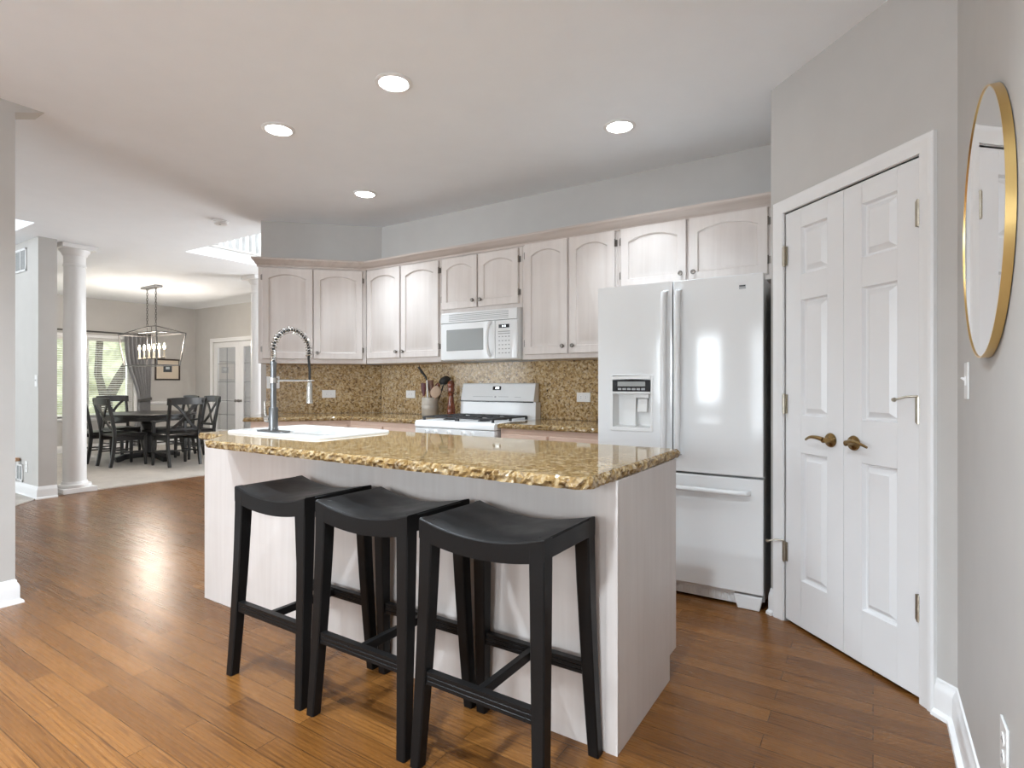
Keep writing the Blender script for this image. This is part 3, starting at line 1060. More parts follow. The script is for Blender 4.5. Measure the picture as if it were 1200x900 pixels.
# ------------------------------------------------------------------ refrigerator
fx0, fx1 = -1.417, -0.482
FFY = 3.160                       # door faces
t = thing('refrigerator', 'white french-door refrigerator with ice dispenser and bottom freezer', 'refrigerator', (fx0, FFY, 0))
FW = fx1 - fx0
MB().box(0.004, FW - 0.004, 0.075, BACK_Y - FFY - 0.02, 0.03, 1.765).build('body', 'appliance', t, 0.004)
gr = MB()
gr.box(0.02, FW - 0.09, 0.045, 0.09, 0.012, 0.075)
for k in range(22):
    gr.box(0.05 + k * 0.034, 0.07 + k * 0.034, 0.040, 0.046, 0.025, 0.06)
gr.build('base_grille', 'appliance', t, 0.002)
ft = MB()
ft.prism([(FW - 0.13, 0.0), (FW - 0.02, 0.0), (FW - 0.005, 0.075), (FW - 0.15, 0.075)], 0.01, 0.085, lambda a, b_, c_: (a, c_, b_))
ft.build('foot_cover', 'appliance', t, 0.006)


def slab_door(x0, x1, z0, z1, nm, hole=None):
    """door with a gently bowed front"""
    mb_ = MB()
    n = 10

    def fy(u): return 0.005 * (2 * u - 1) ** 2
    def prof(xa, xb):
        pts = [(xa, 0.07)]
        pts += [(xa + (xb - xa) * k / n, fy((xa + (xb - xa) * k / n - x0) / (x1 - x0))) for k in range(n + 1)]
        pts += [(xb, 0.07)]
        return pts
    if hole is None:
        mb_.prism(prof(x0, x1), z0, z1)
    else:
        hx0, hx1, hz0, hz1 = hole
        mb_.prism(prof(x0, x1), z0, hz0)
        mb_.prism(prof(x0, x1), hz1, z1)
        mb_.prism(prof(x0, hx0), hz0, hz1)
        mb_.prism(prof(hx1, x1), hz0, hz1)
    return mb_.build(nm, 'appliance', t, 0.004 if hole is None else 0.0, 30)


mid = 0.459
dl = slab_door(0, mid - 0.003, 0.708, 1.785, 'door', (0.098, 0.332, 0.945, 1.225))
dr = slab_door(mid + 0.003, FW, 0.708, 1.785, 'door')
fz = slab_door(0, FW, 0.088, 0.696, 'freezer_drawer')


def bar_handle(parent, p0, p1, ax, depth=0.05, wdt=0.030):
    """flat white bar standing off the door; ax: 'z' or 'x'"""
    mb_ = MB()
    p0, p1 = Vector(p0), Vector(p1)
    L = (p1 - p0).length
    d = (p1 - p0).normalized()
    side = Vector((1, 0, 0)) if ax == 'z' else Vector((0, 0, 1))
    rings = []
    for s_, off, k in ((0, 0.0, 1.0), (0.012, depth * 0.75, 1.0), (0.05, depth, 1.0), (L / 2, depth * 1.12, 1.0), (L - 0.05, depth, 1.0), (L - 0.012, depth * 0.75, 1.0), (L, 0.0, 1.0)):
        c_ = p0 + d * s_ - Vector((0, off, 0))
        hw = wdt / 2 * k
        th = 0.012
        rings.append([c_ + side * hw * a + Vector((0, b_ * th, 0)) for a, b_ in ((-1, 0.9), (-1, -0.2), (-0.6, -0.9), (0, -1.1), (0.6, -0.9), (1, -0.2), (1, 0.9))])
    mb_.loft(rings)
    return mb_.build('handle', 'appliance', parent, 0.0, 50)


bar_handle(dl, (mid - 0.040, 0.006, 0.80), (mid - 0.040, 0.006, 1.735), 'z')
bar_handle(dr, (mid + 0.038, 0.006, 0.80), (mid + 0.038, 0.006, 1.735), 'z')
bar_handle(fz, (0.06, 0.003, 0.622), (FW - 0.06, 0.003, 0.622), 'x', 0.045, 0.026)
# dispenser
ds = MB()
fr_o, fr_i = (0.082, 0.345, 0.922, 1.250), (0.098, 0.332, 0.945, 1.228)
for x0, x1, z0, z1 in ((fr_o[0], fr_i[0], fr_o[2], fr_o[3]), (fr_i[1], fr_o[1], fr_o[2], fr_o[3]), (fr_i[0], fr_i[1], fr_o[2], fr_i[2]), (fr_i[0], fr_i[1], fr_i[3], fr_o[3])):
    ds.box(x0, x1, -0.004, 0.014, z0, z1)
ds.box(fr_i[0], fr_i[1], -0.003, 0.012, 1.142, 1.156)
ds.build('dispenser_frame', 'enamel_warm', dl, 0.002)
cv = MB()
hx0, hx1, hz0, hz1 = fr_i
cv.loft([[(hx0, 0.012, hz0), (hx1, 0.012, hz0), (hx1, 0.012, 1.143), (hx0, 0.012, 1.143)], [(hx0 + 0.012, 0.066, hz0 + 0.008), (hx1 - 0.012, 0.066, hz0 + 0.008), (hx1 - 0.012, 0.066, 1.135), (hx0 + 0.012, 0.066, 1.135)]], True, False, True)
cv.box(hx0 + 0.125, hx0 + 0.135, 0.02, 0.066, hz0 + 0.005, 1.14)
cv.build('dispenser_niche', 'enamel_warm', dl)
cp = MB()
cp.prism([(hx0, 1.156), (hx1, 1.156), (hx1, 1.222)] + [(hx1 + (hx0 - hx1) * k / 8, 1.222 + 0.006 * math.sin(PI * k / 8)) for k in range(1, 8)] + [(hx0, 1.222)], 0.003, -0.006, lambda a, b_, c_: (a, c_, b_))
cp.build('control_panel', 'black_gloss', dl)
MB().box(hx0 + 0.033, hx1 - 0.030, -0.0075, -0.0055, 1.186, 1.214).build('display', 'display', dl)
bt = MB()
for k in range(6):
    bt.box(hx0 + 0.035 + k * 0.029, hx0 + 0.057 + k * 0.029, -0.0075, -0.0055, 1.164, 1.176)
bt.build('button_row', 'grey_plastic', dl)
pd = MB()
pd.prism([(0.055, 1.118), (0.040, 1.110), (0.028, 1.035), (0.036, 1.032), (0.052, 1.07)], hx0 + 0.142, hx0 + 0.200, lambda a, b_, c_: (c_, a, b_))
pd.box(hx0 + 0.135, hx0 + 0.215, 0.02, 0.06, 1.118, 1.14)
pd.build('paddle', 'enamel_warm', dl, 0.002)
bd = MB()
bd.loft([[(a, -0.0005, b_) for a, b_ in ((0.816, 1.706), (0.850, 1.706), (0.850, 1.728), (0.816, 1.728))], [(a, 0.012, b_) for a, b_ in ((0.816, 1.706), (0.850, 1.706), (0.850, 1.728), (0.816, 1.728))]])
bd.build('badge', 'grey_plastic', dr, 0.001)
MB().box(0.818, 0.848, -0.002, 0.004, 1.720, 1.726).build('badge', 'black_gloss', dr)
for x in (0.05, FW - 0.05):
    MB().box(x - 0.035, x + 0.035, 0.075, 0.14, 1.766, 1.783).build('hinge_cover', 'enamel_warm', t, 0.004)

# ------------------------------------------------------------------ range
rx0, rx1 = -2.996, -2.242
RFY = 3.235
t = thing('gas_range', 'white freestanding gas range with black grates and raised backguard', 'range', (rx0, RFY, 0))
RW = rx1 - rx0
RDp = BACK_Y - RFY - 0.025
MB().box(0.003, RW - 0.003, 0.03, RDp, 0.02, 0.865).build('body', 'appliance', t, 0.003)
ck = MB()
ck.prism([(0.0, 0.868), (0.0, 0.902), (0.006, 0.914), (0.016, 0.920), (RDp - 0.07, 0.920), (RDp - 0.07, 0.868)], 0.0, RW, lambda a, b_, c_: (c_, a, b_))
ck.build('cooktop', 'appliance', t, 0.006, 40, 3)
cf = MB()
cf.prism([(0.004, 0.80), (0.004, 0.864), (0.03, 0.866), (0.03, 0.79)], 0.002, RW - 0.002, lambda a, b_, c_: (c_, a, b_))
cf.build('control_front', 'appliance', t, 0.004)
for xk in (0.13, 0.21, 0.345, 0.48, 0.56):
    kb = MB()
    kb.lathe([(0.024, 0.0), (0.024, -0.006), (0.019, -0.010), (0.017, -0.026), (0.0, -0.028)], 20, (xk, 0.004, 0.832), 'y')
    kb.box(xk - 0.005, xk + 0.005, -0.032, -0.005, 0.813, 0.851)
    kb.build('knob', 'enamel_warm', t, 0.001)
od = MB().box(0.006, RW - 0.006, 0.0, 0.03, 0.24, 0.785).build('oven_door', 'appliance', t, 0.006)
MB().box(0.16, RW - 0.16, -0.002, 0.004, 0.36, 0.62).build('door_window', 'window_grey', od, 0.001)
hb = MB()
hb.tube([(0.06, -0.045, 0.735), (RW - 0.06, -0.045, 0.735)], 0.012, 12)
for x in (0.075, RW - 0.075):
    hb.box(x - 0.012, x + 0.012, -0.045, 0.004, 0.722, 0.748)
hb.build('handle', 'enamel_warm', od, 0.002)
MB().box(0.006, RW - 0.006, 0.002, 0.03, 0.05, 0.23).build('storage_drawer', 'appliance', t, 0.006)
# backguard
bgd = MB()
BY = RDp
bgd.prism([(BY - 0.085, 0.920), (BY - 0.078, 1.055), (BY, 1.055), (BY, 0.87), (BY - 0.085, 0.87)], 0.0, RW, lambda a, b_, c_: (c_, a, b_))
bgd.build('backguard_base', 'appliance', t, 0.004)
bgt = MB()
bgt.prism([(BY - 0.092, 1.066), (BY - 0.062, 1.198), (BY - 0.050, 1.207), (BY - 0.006, 1.207), (BY - 0.006, 1.056), (BY - 0.085, 1.056)], 0.012, RW - 0.012, lambda a, b_, c_: (c_, a, b_))
bgp = bgt.build('backguard', 'appliance', t, 0.004)
MB().box(0.01, RW - 0.02, BY - 0.0882, BY - 0.08, 1.050, 1.060).build('vent_slot', 'black_gloss', t)
sl = lambda z: BY - 0.092 + (z - 1.066) * 0.030 / 0.132
cl = MB()
cl.prism([(sl(1.150) - 0.0022, 1.150), (sl(1.180) - 0.0022, 1.180), (sl(1.180) + 0.003, 1.180), (sl(1.150) + 0.003, 1.150)], 0.335, 0.415, lambda a, b_, c_: (c_, a, b_))
cl.build('clock_display', 'black_gloss', bgp)
cl = MB()
cl.prism([(sl(1.159) - 0.0032, 1.159), (sl(1.174) - 0.0032, 1.174), (sl(1.174), 1.174), (sl(1.159), 1.159)], 0.362, 0.398, lambda a, b_, c_: (c_, a, b_))
cl.build('clock_digits', 'clock', bgp)
ln = MB()
for xa, xb, z in ((0.14, 0.345, 1.093), (0.40, 0.50, 1.094), (0.56, 0.62, 1.091)):
    ln.prism([(sl(z) - 0.0015, z), (sl(z + 0.003) - 0.0015, z + 0.003), (sl(z), z + 0.003), (sl(z), z)], xa, xb, lambda a, b_, c_: (c_, a, b_))
ln.prism([(sl(1.087) - 0.0015, 1.087), (sl(1.101) - 0.0015, 1.101), (sl(1.101), 1.101), (sl(1.087), 1.087)], 0.362, 0.378, lambda a, b_, c_: (c_, a, b_))
ln.build('button_print', 'grey_plastic', bgp)
# grates + burners
for gx0, gx1 in ((0.05, RW / 2 - 0.008), (RW / 2 + 0.008, RW - 0.05)):
    gm = MB()
    y0, y1, z = 0.055, RDp - 0.14, 0.945
    loop = [(gx0, y0, z), (gx1, y0, z), (gx1, y1, z), (gx0, y1, z)]
    bar = 0.0055
    for a, b_ in ((0, 1), (1, 2), (2, 3), (3, 0)):
        gm.tube([loop[a], loop[b_]], 1.0, flat=(bar, bar))
    gm.tube([(gx0, (y0 + y1) / 2, z), (gx1, (y0 + y1) / 2, z)], 1.0, flat=(bar, bar))
    cx = (gx0 + gx1) / 2
    for cy in ((3 * y0 + y1) / 4, (y0 + 3 * y1) / 4):
        for dx, dy in ((1, 0), (-1, 0), (0, 1), (0, -1)):
            ex = (gx1 - gx0) / 2 if dx else 0
            ey = (y1 - y0) / 4 if dy else 0
            gm.tube([(cx + dx * 0.03, cy + dy * 0.03, z + 0.004), (cx + dx * ex, cy + dy * ey, z)], 1.0, flat=(bar, bar))
    for x in (gx0, gx1):
        for y in (y0, (y0 + y1) / 2, y1):
            gm.box(x - 0.008, x + 0.008, y - 0.008, y + 0.008, 0.9205, z)
    gm.build('grate', 'cast_iron', t)
    for cy in ((3 * y0 + y1) / 4, (y0 + 3 * y1) / 4):
        MB().lathe([(0.05, 0.9205), (0.048, 0.926), (0.036, 0.928), (0.036, 0.936), (0.0, 0.938)], 24, (cx, cy, 0)).build('burner', 'cast_iron', t)

# ------------------------------------------------------------------ microwave
mx0, mx1, mz0, mz1 = -2.978, -2.240, 1.392, 1.780
MFY = 3.525
t = thing('microwave_oven', 'white over-the-range microwave oven hung under the short wall cabinet', 'microwave', (mx0, MFY, mz0))
MWD, MH = mx1 - mx0, mz1 - mz0
MB().box(0, MWD, 0.03, BACK_Y - MFY - 0.003, 0.0, MH - 0.001).build('body', 'appliance', t, 0.003)
vt = MB()
vt.prism([(0.0, MH - 0.088), (0.006, MH - 0.012), (0.016, MH - 0.002), (0.03, MH - 0.002), (0.03, MH - 0.088)], 0.0, MWD, lambda a, b_, c_: (c_, a, b_))
vg = vt.build('vent_panel', 'appliance', t, 0.003)
lv = MB()
for k in range(5):
    z = MH - 0.074 + k * 0.0125
    yy = (z - (MH - 0.088)) / 0.076 * 0.006
    lv.prism([(yy - 0.0015, z), (yy + 0.001, z + 0.006), (yy + 0.006, z + 0.006), (yy + 0.006, z)], 0.085, MWD - 0.075, lambda a, b_, c_: (c_, a, b_))
lv.build('vent_louvre', 'vent', vg)
dw = 0.545
dm = MB().prism([(0.0, 0.02), (0.0, 0.004), (0.008, 0.0), (dw, -0.006), (dw + 0.002, 0.028)], 0.004, MH - 0.094).build('door', 'appliance', t, 0.003)
wm = MB()
wm.loft([[(0.065, -0.004, 0.075), (0.435, -0.006, 0.075), (0.435, -0.006, 0.245), (0.065, -0.004, 0.245)], [(0.065, 0.004, 0.075), (0.435, 0.004, 0.075), (0.435, 0.004, 0.245), (0.065, 0.004, 0.245)]])
wm.build('door_window', 'window_grey', dm, 0.002)
hm = MB()
pts = [(0.505, -0.004, 0.022), (0.503, -0.030, 0.040), (0.500, -0.044, 0.10), (0.499, -0.048, 0.15), (0.500, -0.044, 0.21), (0.503, -0.030, 0.265), (0.505, -0.004, 0.285)]
hm.tube(pts, [0.013, 0.013, 0.012, 0.012, 0.012, 0.013, 0.013], 12)
hm.build('handle', 'appliance', dm)
cpn = MB().prism([(dw + 0.004, 0.028), (dw + 0.004, -0.006), (MWD - 0.06, -0.002), (MWD - 0.012, 0.004), (MWD, 0.014), (MWD, 0.028)], 0.004, MH - 0.094).build('control_panel', 'appliance', t, 0.003)
MB().box(dw + 0.035, dw + 0.130, -0.0065, 0.002, 0.235, 0.262).build('display', 'black_gloss', cpn)
text_part('8:18', 'display_digits', 'clock', cpn, (dw + 0.083, -0.0068, 0.248), 0.020, ext=0.0002)
kp = MB()
for r_ in range(2):
    kp.box(dw + 0.030, dw + 0.135, -0.0058, 0.0, 0.205 - r_ * 0.016, 0.211 - r_ * 0.016)
for r_ in range(5):
    for c_ in range(4):
        x = dw + 0.030 + c_ * 0.029
        z = 0.035 + r_ * 0.031
        kp.box(x + 0.004, x + 0.017, -0.0058, 0.0, z + 0.006, z + 0.013)
kp.build('keypad', 'vent', cpn)

# ------------------------------------------------------------------ crock, utensils, pepper mill
CX, CY, CZ = -3.29, 3.752, 0.921
t = thing('utensil_crock', 'grey stoneware utensil crock holding cooking spoons beside the range', 'crock', (CX, CY, CZ))
MB().lathe([(0.0, 0.0), (0.070, 0.0), (0.074, 0.006), (0.074, 0.152), (0.072, 0.160), (0.066, 0.160), (0.064, 0.012), (0.0, 0.012)], 32).build('jar', 'stoneware', t)
MB().lathe([(0.0745, 0.050), (0.0758, 0.052), (0.0758, 0.088), (0.0745, 0.090)], 32).build('glaze_band', 'stoneware', t)


def off(r_, d_, z):       # r_: along the wall view to the right, d_: away from the room
    return Vector((0.84 * r_ - 0.543 * d_, 0.543 * r_ + 0.84 * d_, z))


def utensil(name, label, cat, foot, top, r_, mat, head=None, hmat=None):
    """stick from foot to top, both as (right, away, up) offsets from the crock centre"""
    f, tp_ = Vector((CX, CY, CZ)) + off(*foot), Vector((CX, CY, CZ)) + off(*top)
    th = thing(name, label, cat, f, 0, 'cooking utensils in the crock')
    d = tp_ - f
    MB().tube([Vector((0, 0, 0)), d * 0.5, d], [r_, r_ * 1.1, r_], 10).build('handle', mat, th)
    if head:
        hb_ = MB()
        head(hb_, d, d.normalized())
        hb_.build('head', hmat or mat, th)
    return th


def paddle(wd, ht, thk, flat_top=False, cup=0.0):
    def f(mb_, p, d):
        s_ = Vector((0.84, 0.543, 0))
        n_ = d.cross(s_).normalized()
        rings = []
        for k in range(11):
            u = k / 10
            if flat_top: hw = wd / 2 * min(1.0, 0.35 + 1.5 * u)
            else: hw = wd / 2 * max(0.12, math.sin(PI * min(0.97, 0.10 + 0.87 * u)) ** 0.6)
            c_ = p + d * (ht * u - 0.012)
            rings.append([c_ + s_ * hw * math.cos(a) + n_ * (thk * math.sin(a) - cup * math.sin(PI * u) * (1 - abs(math.cos(a)))) for a in [2 * PI * j / 14 for j in range(14)]])
        mb_.loft(rings)
    return f


def black_grip(mb_, p, d):
    e = p + off(-0.075, 0.0, 0.115)
    mb_.tube([p - d * 0.012, p + (e - p) * 0.15 + Vector((0, 0, 0.008)), p + (e - p) * 0.6, e], [0.006, 0.0095, 0.0115, 0.009], 10)


utensil('silicone_spatula', 'maroon flat spatula standing at the crock side toward the outlet', 'spatula', (-0.045, -0.028, 0.016), (-0.052, -0.030, 0.185), 0.006, 'wood_pale', paddle(0.042, 0.115, 0.006, True), 'maroon')
utensil('metal_turner', 'white-stemmed utensil whose black grip leans up out of the crock', 'utensil', (-0.012, -0.035, 0.016), (-0.022, -0.035, 0.315), 0.0075, 'enamel_warm', black_grip, 'rubber')
utensil('wooden_paddle', 'brown wooden paddle standing upright in the middle of the crock', 'spoon', (0.010, -0.010, 0.016), (0.008, -0.006, 0.20), 0.008, 'wood_brown', paddle(0.050, 0.125, 0.007, True))
utensil('wooden_server', 'red-brown wooden server with its tip pointing toward the ladle', 'spoon', (0.000, 0.030, 0.016), (0.048, 0.034, 0.22), 0.008, 'wood_red', paddle(0.052, 0.085, 0.007))
utensil('wooden_spoon', 'pale round-bowled wooden spoon leaning on the crock rim', 'spoon', (0.028, -0.040, 0.016), (0.052, -0.052, 0.175), 0.006, 'wood_pale', paddle(0.095, 0.100, 0.008))
utensil('nylon_ladle', 'black nylon ladle leaning from the crock toward the pepper mill', 'ladle', (0.030, 0.020, 0.016), (0.118, 0.030, 0.285), 0.006, 'rubber', paddle(0.100, 0.080, 0.020, False, 0.02))

t = thing('pepper_mill', 'tall turned red mahogany pepper mill between the crock and the range', 'pepper mill', (-3.055, 3.755, CZ))
sc_ = 1.24
MB().lathe([(a * 1.05, b_ * sc_) for a, b_ in [(0.0, 0.0), (0.036, 0.0), (0.038, 0.006), (0.036, 0.020), (0.033, 0.024), (0.035, 0.030), (0.034, 0.050), (0.031, 0.056), (0.033, 0.062), (0.026, 0.10), (0.021, 0.135), (0.021, 0.150), (0.027, 0.160), (0.028, 0.166), (0.0, 0.168)]], 28).build('body', 'wood_red', t)
MB().lathe([(a * 1.05, b_ * sc_) for a, b_ in [(0.020, 0.168), (0.028, 0.172), (0.030, 0.185), (0.026, 0.197), (0.029, 0.205), (0.031, 0.222), (0.027, 0.238), (0.016, 0.248), (0.0, 0.250)]], 28).build('head', 'wood_red', t)
MB().lathe([(a, b_ * sc_) for a, b_ in [(0.0, 0.249), (0.006, 0.250), (0.007, 0.254), (0.0, 0.257)]], 12).build('finial', 'chrome', t)


# ------------------------------------------------------------------ outlets and switches
def plate(name, label, cat, loc, rz, wd, ht, kind, group=None, horiz=False):
    t_ = thing(name, label, cat, loc, rz, group)
    MB().box(-wd / 2, wd / 2, -0.006, -0.0003, -ht / 2, ht / 2).build('cover_plate', 'enamel_warm', t_, 0.002)
    if kind == 'outlet':
        for s_ in (-1, 1):
            c_ = (s_ * 0.020, 0) if horiz else (0, s_ * 0.020)
            so = MB()
            so.loft([[(c_[0] + 0.0155 * math.cos(a) * 1.0, y, c_[1] + 0.0155 * math.sin(a)) for a in [2 * PI * j / 16 for j in range(16)]] for y in (-0.004, -0.008)])
            so_ = so.build('socket', 'trim', t_)
            sl_ = MB()
            for q in (-0.006, 0.006):
                if horiz: sl_.box(c_[0] - 0.004, c_[0] + 0.004, -0.0085, -0.007, c_[1] + q - 0.0012, c_[1] + q + 0.0012)
                else: sl_.box(c_[0] + q - 0.0012, c_[0] + q + 0.0012, -0.0085, -0.007, c_[1] - 0.004, c_[1] + 0.004)
            sl_.build('slot', 'dark', so_)
    else:
        n = kind
        for k in range(n):
            x = (k - (n - 1) / 2) * 0.046
            sw = MB()
            sw.box(x - 0.006, x + 0.006, -0.009, -0.005, -0.014, 0.014)
            sw.prism([(-0.007, -0.002), (-0.019, 0.008), (-0.016, 0.012), (-0.006, 0.008)], x - 0.004, x + 0.004, lambda a, b_, c_: (c_, a, b_))
            sw.build('toggle', 'trim', t_)
    return t_


SPY = BACK_Y - 0.0195
plate('wall_outlet', 'white outlet on the backsplash just left of the utensil crock', 'outlet', (-3.655, SPY, 1.103), 0, 0.115, 0.072, 'outlet', None, True)
plate('wall_outlet', 'white outlet on the backsplash right of the range, beside the refrigerator', 'outlet', (-1.865, SPY, 1.098), 0, 0.115, 0.072, 'outlet', None, True)
plate('wall_outlet', 'white outlet on the angled granite wall, right of the faucet spray head', 'outlet', diag((Vector((-4.403, 3.573)) - DO).length - 0.01, -0.0195, 1.105), R(45), 0.125, 0.075, 'outlet', None, True)
plate('light_switch', 'double switch plate on the angled wall behind the faucet riser', 'switch', diag(0.112, -0.0195, 1.215), R(45), 0.115, 0.115, 2)
plate('light_switch', 'white switch on the grey wall under the gold mirror', 'switch', (RX - 0.0, 2.245, 1.21), R(-90), 0.072, 0.115, 1)
plate('wall_outlet', 'white outlet low on the grey wall beneath the gold mirror', 'outlet', (RX - 0.0, 1.645, 0.385), R(-90), 0.075, 0.118, 'outlet')
plate('light_switch', 'white switch on the pale hall wall left of the columns', 'switch', (-7.345, 2.2, 1.235), 0, 0.075, 0.118, 1)
plate('wall_outlet', 'white outlet low on the pale hall wall beside the floor vent', 'outlet', (-7.625, 2.2, 0.315), 0, 0.075, 0.118, 'outlet')

# ------------------------------------------------------------------ round mirror
t = thing('round_mirror', 'round wall mirror in a thin gold frame on the grey right-hand wall', 'mirror', (RX - 0.002, 1.852, 1.602))
fm = MB()
MRy, MRz = 0.328, 0.335
rings = []
N = 72
for k in range(N):
    a = 2 * PI * k / N
    cy, sz = math.cos(a), math.sin(a)
    rings.append([(x, (MRy + d) * cy, (MRz + d) * sz) for x, d in ((0, 0), (-0.018, 0), (-0.018, -0.0035), (-0.015, -0.004), (-0.015, -0.010), (0, -0.010))])
rings.append(rings[0])
fm.loft(rings, True, False, False)
fm.build('frame', 'gold', t)
gm = MB()
gm.loft([[(x, (MRy - 0.004) * math.cos(2 * PI * k / N), (MRz - 0.004) * math.sin(2 * PI * k / N)) for k in range(N)] for x in (-0.004, -0.0155)])
gm.build('glass', 'mirror', t)


# ------------------------------------------------------------------ bar stools
def stool(loc, label):
    t_ = thing('bar_stool', label, 'bar stool', loc, 0, 'black leather bar stools at the island')
    hx, hy, zt = 0.228, 0.166, 0.775          # half sizes at the seat
    fx_, fy_ = 0.243, 0.195                   # half sizes at the floor

    def top(x):   # saddle curve of upper edge
        u = x / hx
        return zt - 0.034 * (1 - u * u)

    def bot(x):
        u = x / hx
        return zt - 0.062 - 0.030 * (1 - u * u) ** 0.9
    # curved front and back rails, straight side rails
    n = 16
    for s_ in (-1, 1):
        mb_ = MB()
        rings_ = []
        for k in range(n + 1):
            x = -hx + 2 * hx * k / n
            y0, y1 = s_ * hy, s_ * (hy - 0.036)
            rings_.append([(x, y0, bot(x)), (x, y0, top(x) - 0.004), (x, y0 - s_ * 0.005, top(x)), (x, y1, top(x)), (x, y1, bot(x))])
        mb_.loft(rings_)
        mb_.build('apron', 'leather', t_, 0.0, 40)
        mb_ = MB()
        xs = s_ * hx
        mb_.prism([(-hy + 0.030, zt - 0.060), (hy - 0.030, zt - 0.060), (hy - 0.030, zt - 0.004), (-hy + 0.030, zt - 0.004)], xs - s_ * 0.036, xs, lambda a, b_, c_: (c_, a, b_))
        mb_.build('apron', 'leather', t_, 0.003)
    # cushion
    mb_ = MB()
    nx, ny = 20, 12
    grid = []
    for j in range(ny + 1):
        row = []
        v_ = -1 + 2 * j / ny
        for i in range(nx + 1):
            u = -1 + 2 * i / nx
            x, y = u * (hx - 0.004), v_ * (hy - 0.007)
            dome = (1 - u ** 6) * (1 - v_ ** 6)
            row.append(mb_.bm.verts.new((x, y, top(x) + 0.0005 + 0.010 * dome)))
        grid.append(row)
    low = [[mb_.bm.verts.new((v_.co.x, v_.co.y, top(v_.co.x) - 0.03)) for v_ in row] for row in grid]
    for j in range(ny):
        for i in range(nx):
            mb_.bm.faces.new((grid[j][i], grid[j][i + 1], grid[j + 1][i + 1], grid[j + 1][i]))
            mb_.bm.faces.new((low[j][i], low[j + 1][i], low[j + 1][i + 1], low[j][i + 1]))
    for i in range(nx):
        mb_.bm.faces.new((grid[0][i], low[0][i], low[0][i + 1], grid[0][i + 1]))
        mb_.bm.faces.new((grid[ny][i], grid[ny][i + 1], low[ny][i + 1], low[ny][i]))
    for j in range(ny):
        mb_.bm.faces.new((grid[j][0], grid[j + 1][0], low[j + 1][0], low[j][0]))
        mb_.bm.faces.new((grid[j][nx], low[j][nx], low[j + 1][nx], grid[j + 1][nx]))
    mb_.build('seat', 'leather', t_, 0.0, 50)
    # legs
    for sx in (-1, 1):
        for sy in (-1, 1):
            mb_ = MB()
            rings_ = []
            for k in range(9):
                u = k / 8
                z = zt - 0.006 - u * (zt - 0.006)
                zf = (lambda q: top(max(-hx, min(hx, q))) - 0.003) if k == 0 else (lambda q, z=z: z)
                px = sx * (hx + (fx_ - hx) * u ** 1.6)
                py = sy * (hy + (fy_ - hy) * u ** 1.6)
                wd = 0.052 - 0.014 * u if u > 0.08 else 0.052
                c_ = 0.004
                x1, y1 = px - sx * wd, py - sy * wd
                rings_.append([(q[0], q[1], zf(q[0])) for q in ((px - sx * c_, py), (px, py - sy * c_), (px, y1 + sy * c_), (px - sx * c_, y1), (x1 + sx * c_, y1), (x1, y1 + sy * c_), (x1, py - sy * c_), (x1 + sx * c_, py))])
            mb_.loft(rings_)
            mb_.build('leg', 'leather', t_, 0.0, 40)

    def edge(z):
        u = 1 - z / zt
        return hx + (fx_ - hx) * u ** 1.6, hy + (fy_ - hy) * u ** 1.6
    ex, ey = edge(0.28)
    for s_ in (-1, 1):
        mb_ = MB()
        yc = s_ * (ey - 0.020)
        # grooved stretcher
        prof = [(yc - 0.012, 0.262), (yc - 0.012, 0.273), (yc - 0.0095, 0.275), (yc - 0.012, 0.277), (yc - 0.012, 0.287), (yc - 0.0095, 0.289), (yc - 0.012, 0.291), (yc - 0.012, 0.302), (yc + 0.012, 0.302),
                (yc + 0.012, 0.291), (yc + 0.0095, 0.289), (yc + 0.012, 0.287), (yc + 0.012, 0.277), (yc + 0.0095, 0.275), (yc + 0.012, 0.273), (yc + 0.012, 0.262)]
        mb_.prism(prof, -ex + 0.03, ex - 0.03, lambda a, b_, c_: (c_, a, b_))
        mb_.build('stretcher', 'leather', t_)
    MB().box(-0.011, 0.011, -ey + 0.028, ey - 0.028, 0.268, 0.298).build('cross_stretcher', 'leather', t_, 0.002)
    return t_


SY = 1.490
s1 = stool((-2.005, SY, 0), 'black leather saddle-seat stool nearest the dining room end of the island')
dup(s1, (-1.487, SY, 0), 0, 'middle one of the three black leather stools at the island')
dup(s1, (-0.980, SY, 0), 0, 'black leather saddle-seat stool in front of the island corner toward the pantry')


# ------------------------------------------------------------------ recessed lights and smoke detector
def can_light(x, y, label, power, cone=136):
    t_ = thing('recessed_light', label, 'ceiling light', (x, y, H), 0, 'round recessed ceiling lights')
    MB().lathe([(0.072, -0.0005), (0.094, -0.0005), (0.095, -0.004), (0.088, -0.008), (0.076, -0.010), (0.072, -0.006)], 40).build('trim_ring', 'trim', t_)
    MB().lathe([(0.0, -0.002), (0.073, -0.002), (0.073, -0.006), (0.0, -0.0075)], 40).build('lens', 'lens', t_)
    l = bpy.data.lights.new('can_lamp', 'SPOT')
    l.energy = power
    l.spot_size = R(cone)
    l.spot_blend = 1.0
    l.shadow_soft_size = 0.07
    l.color = (0.79, 0.905, 1.0)
    lo = bpy.data.objects.new('can_lamp', l)
    COL.objects.link(lo)
    lo.parent = t_
    lo.location = (0, 0, -0.02)
    return t_


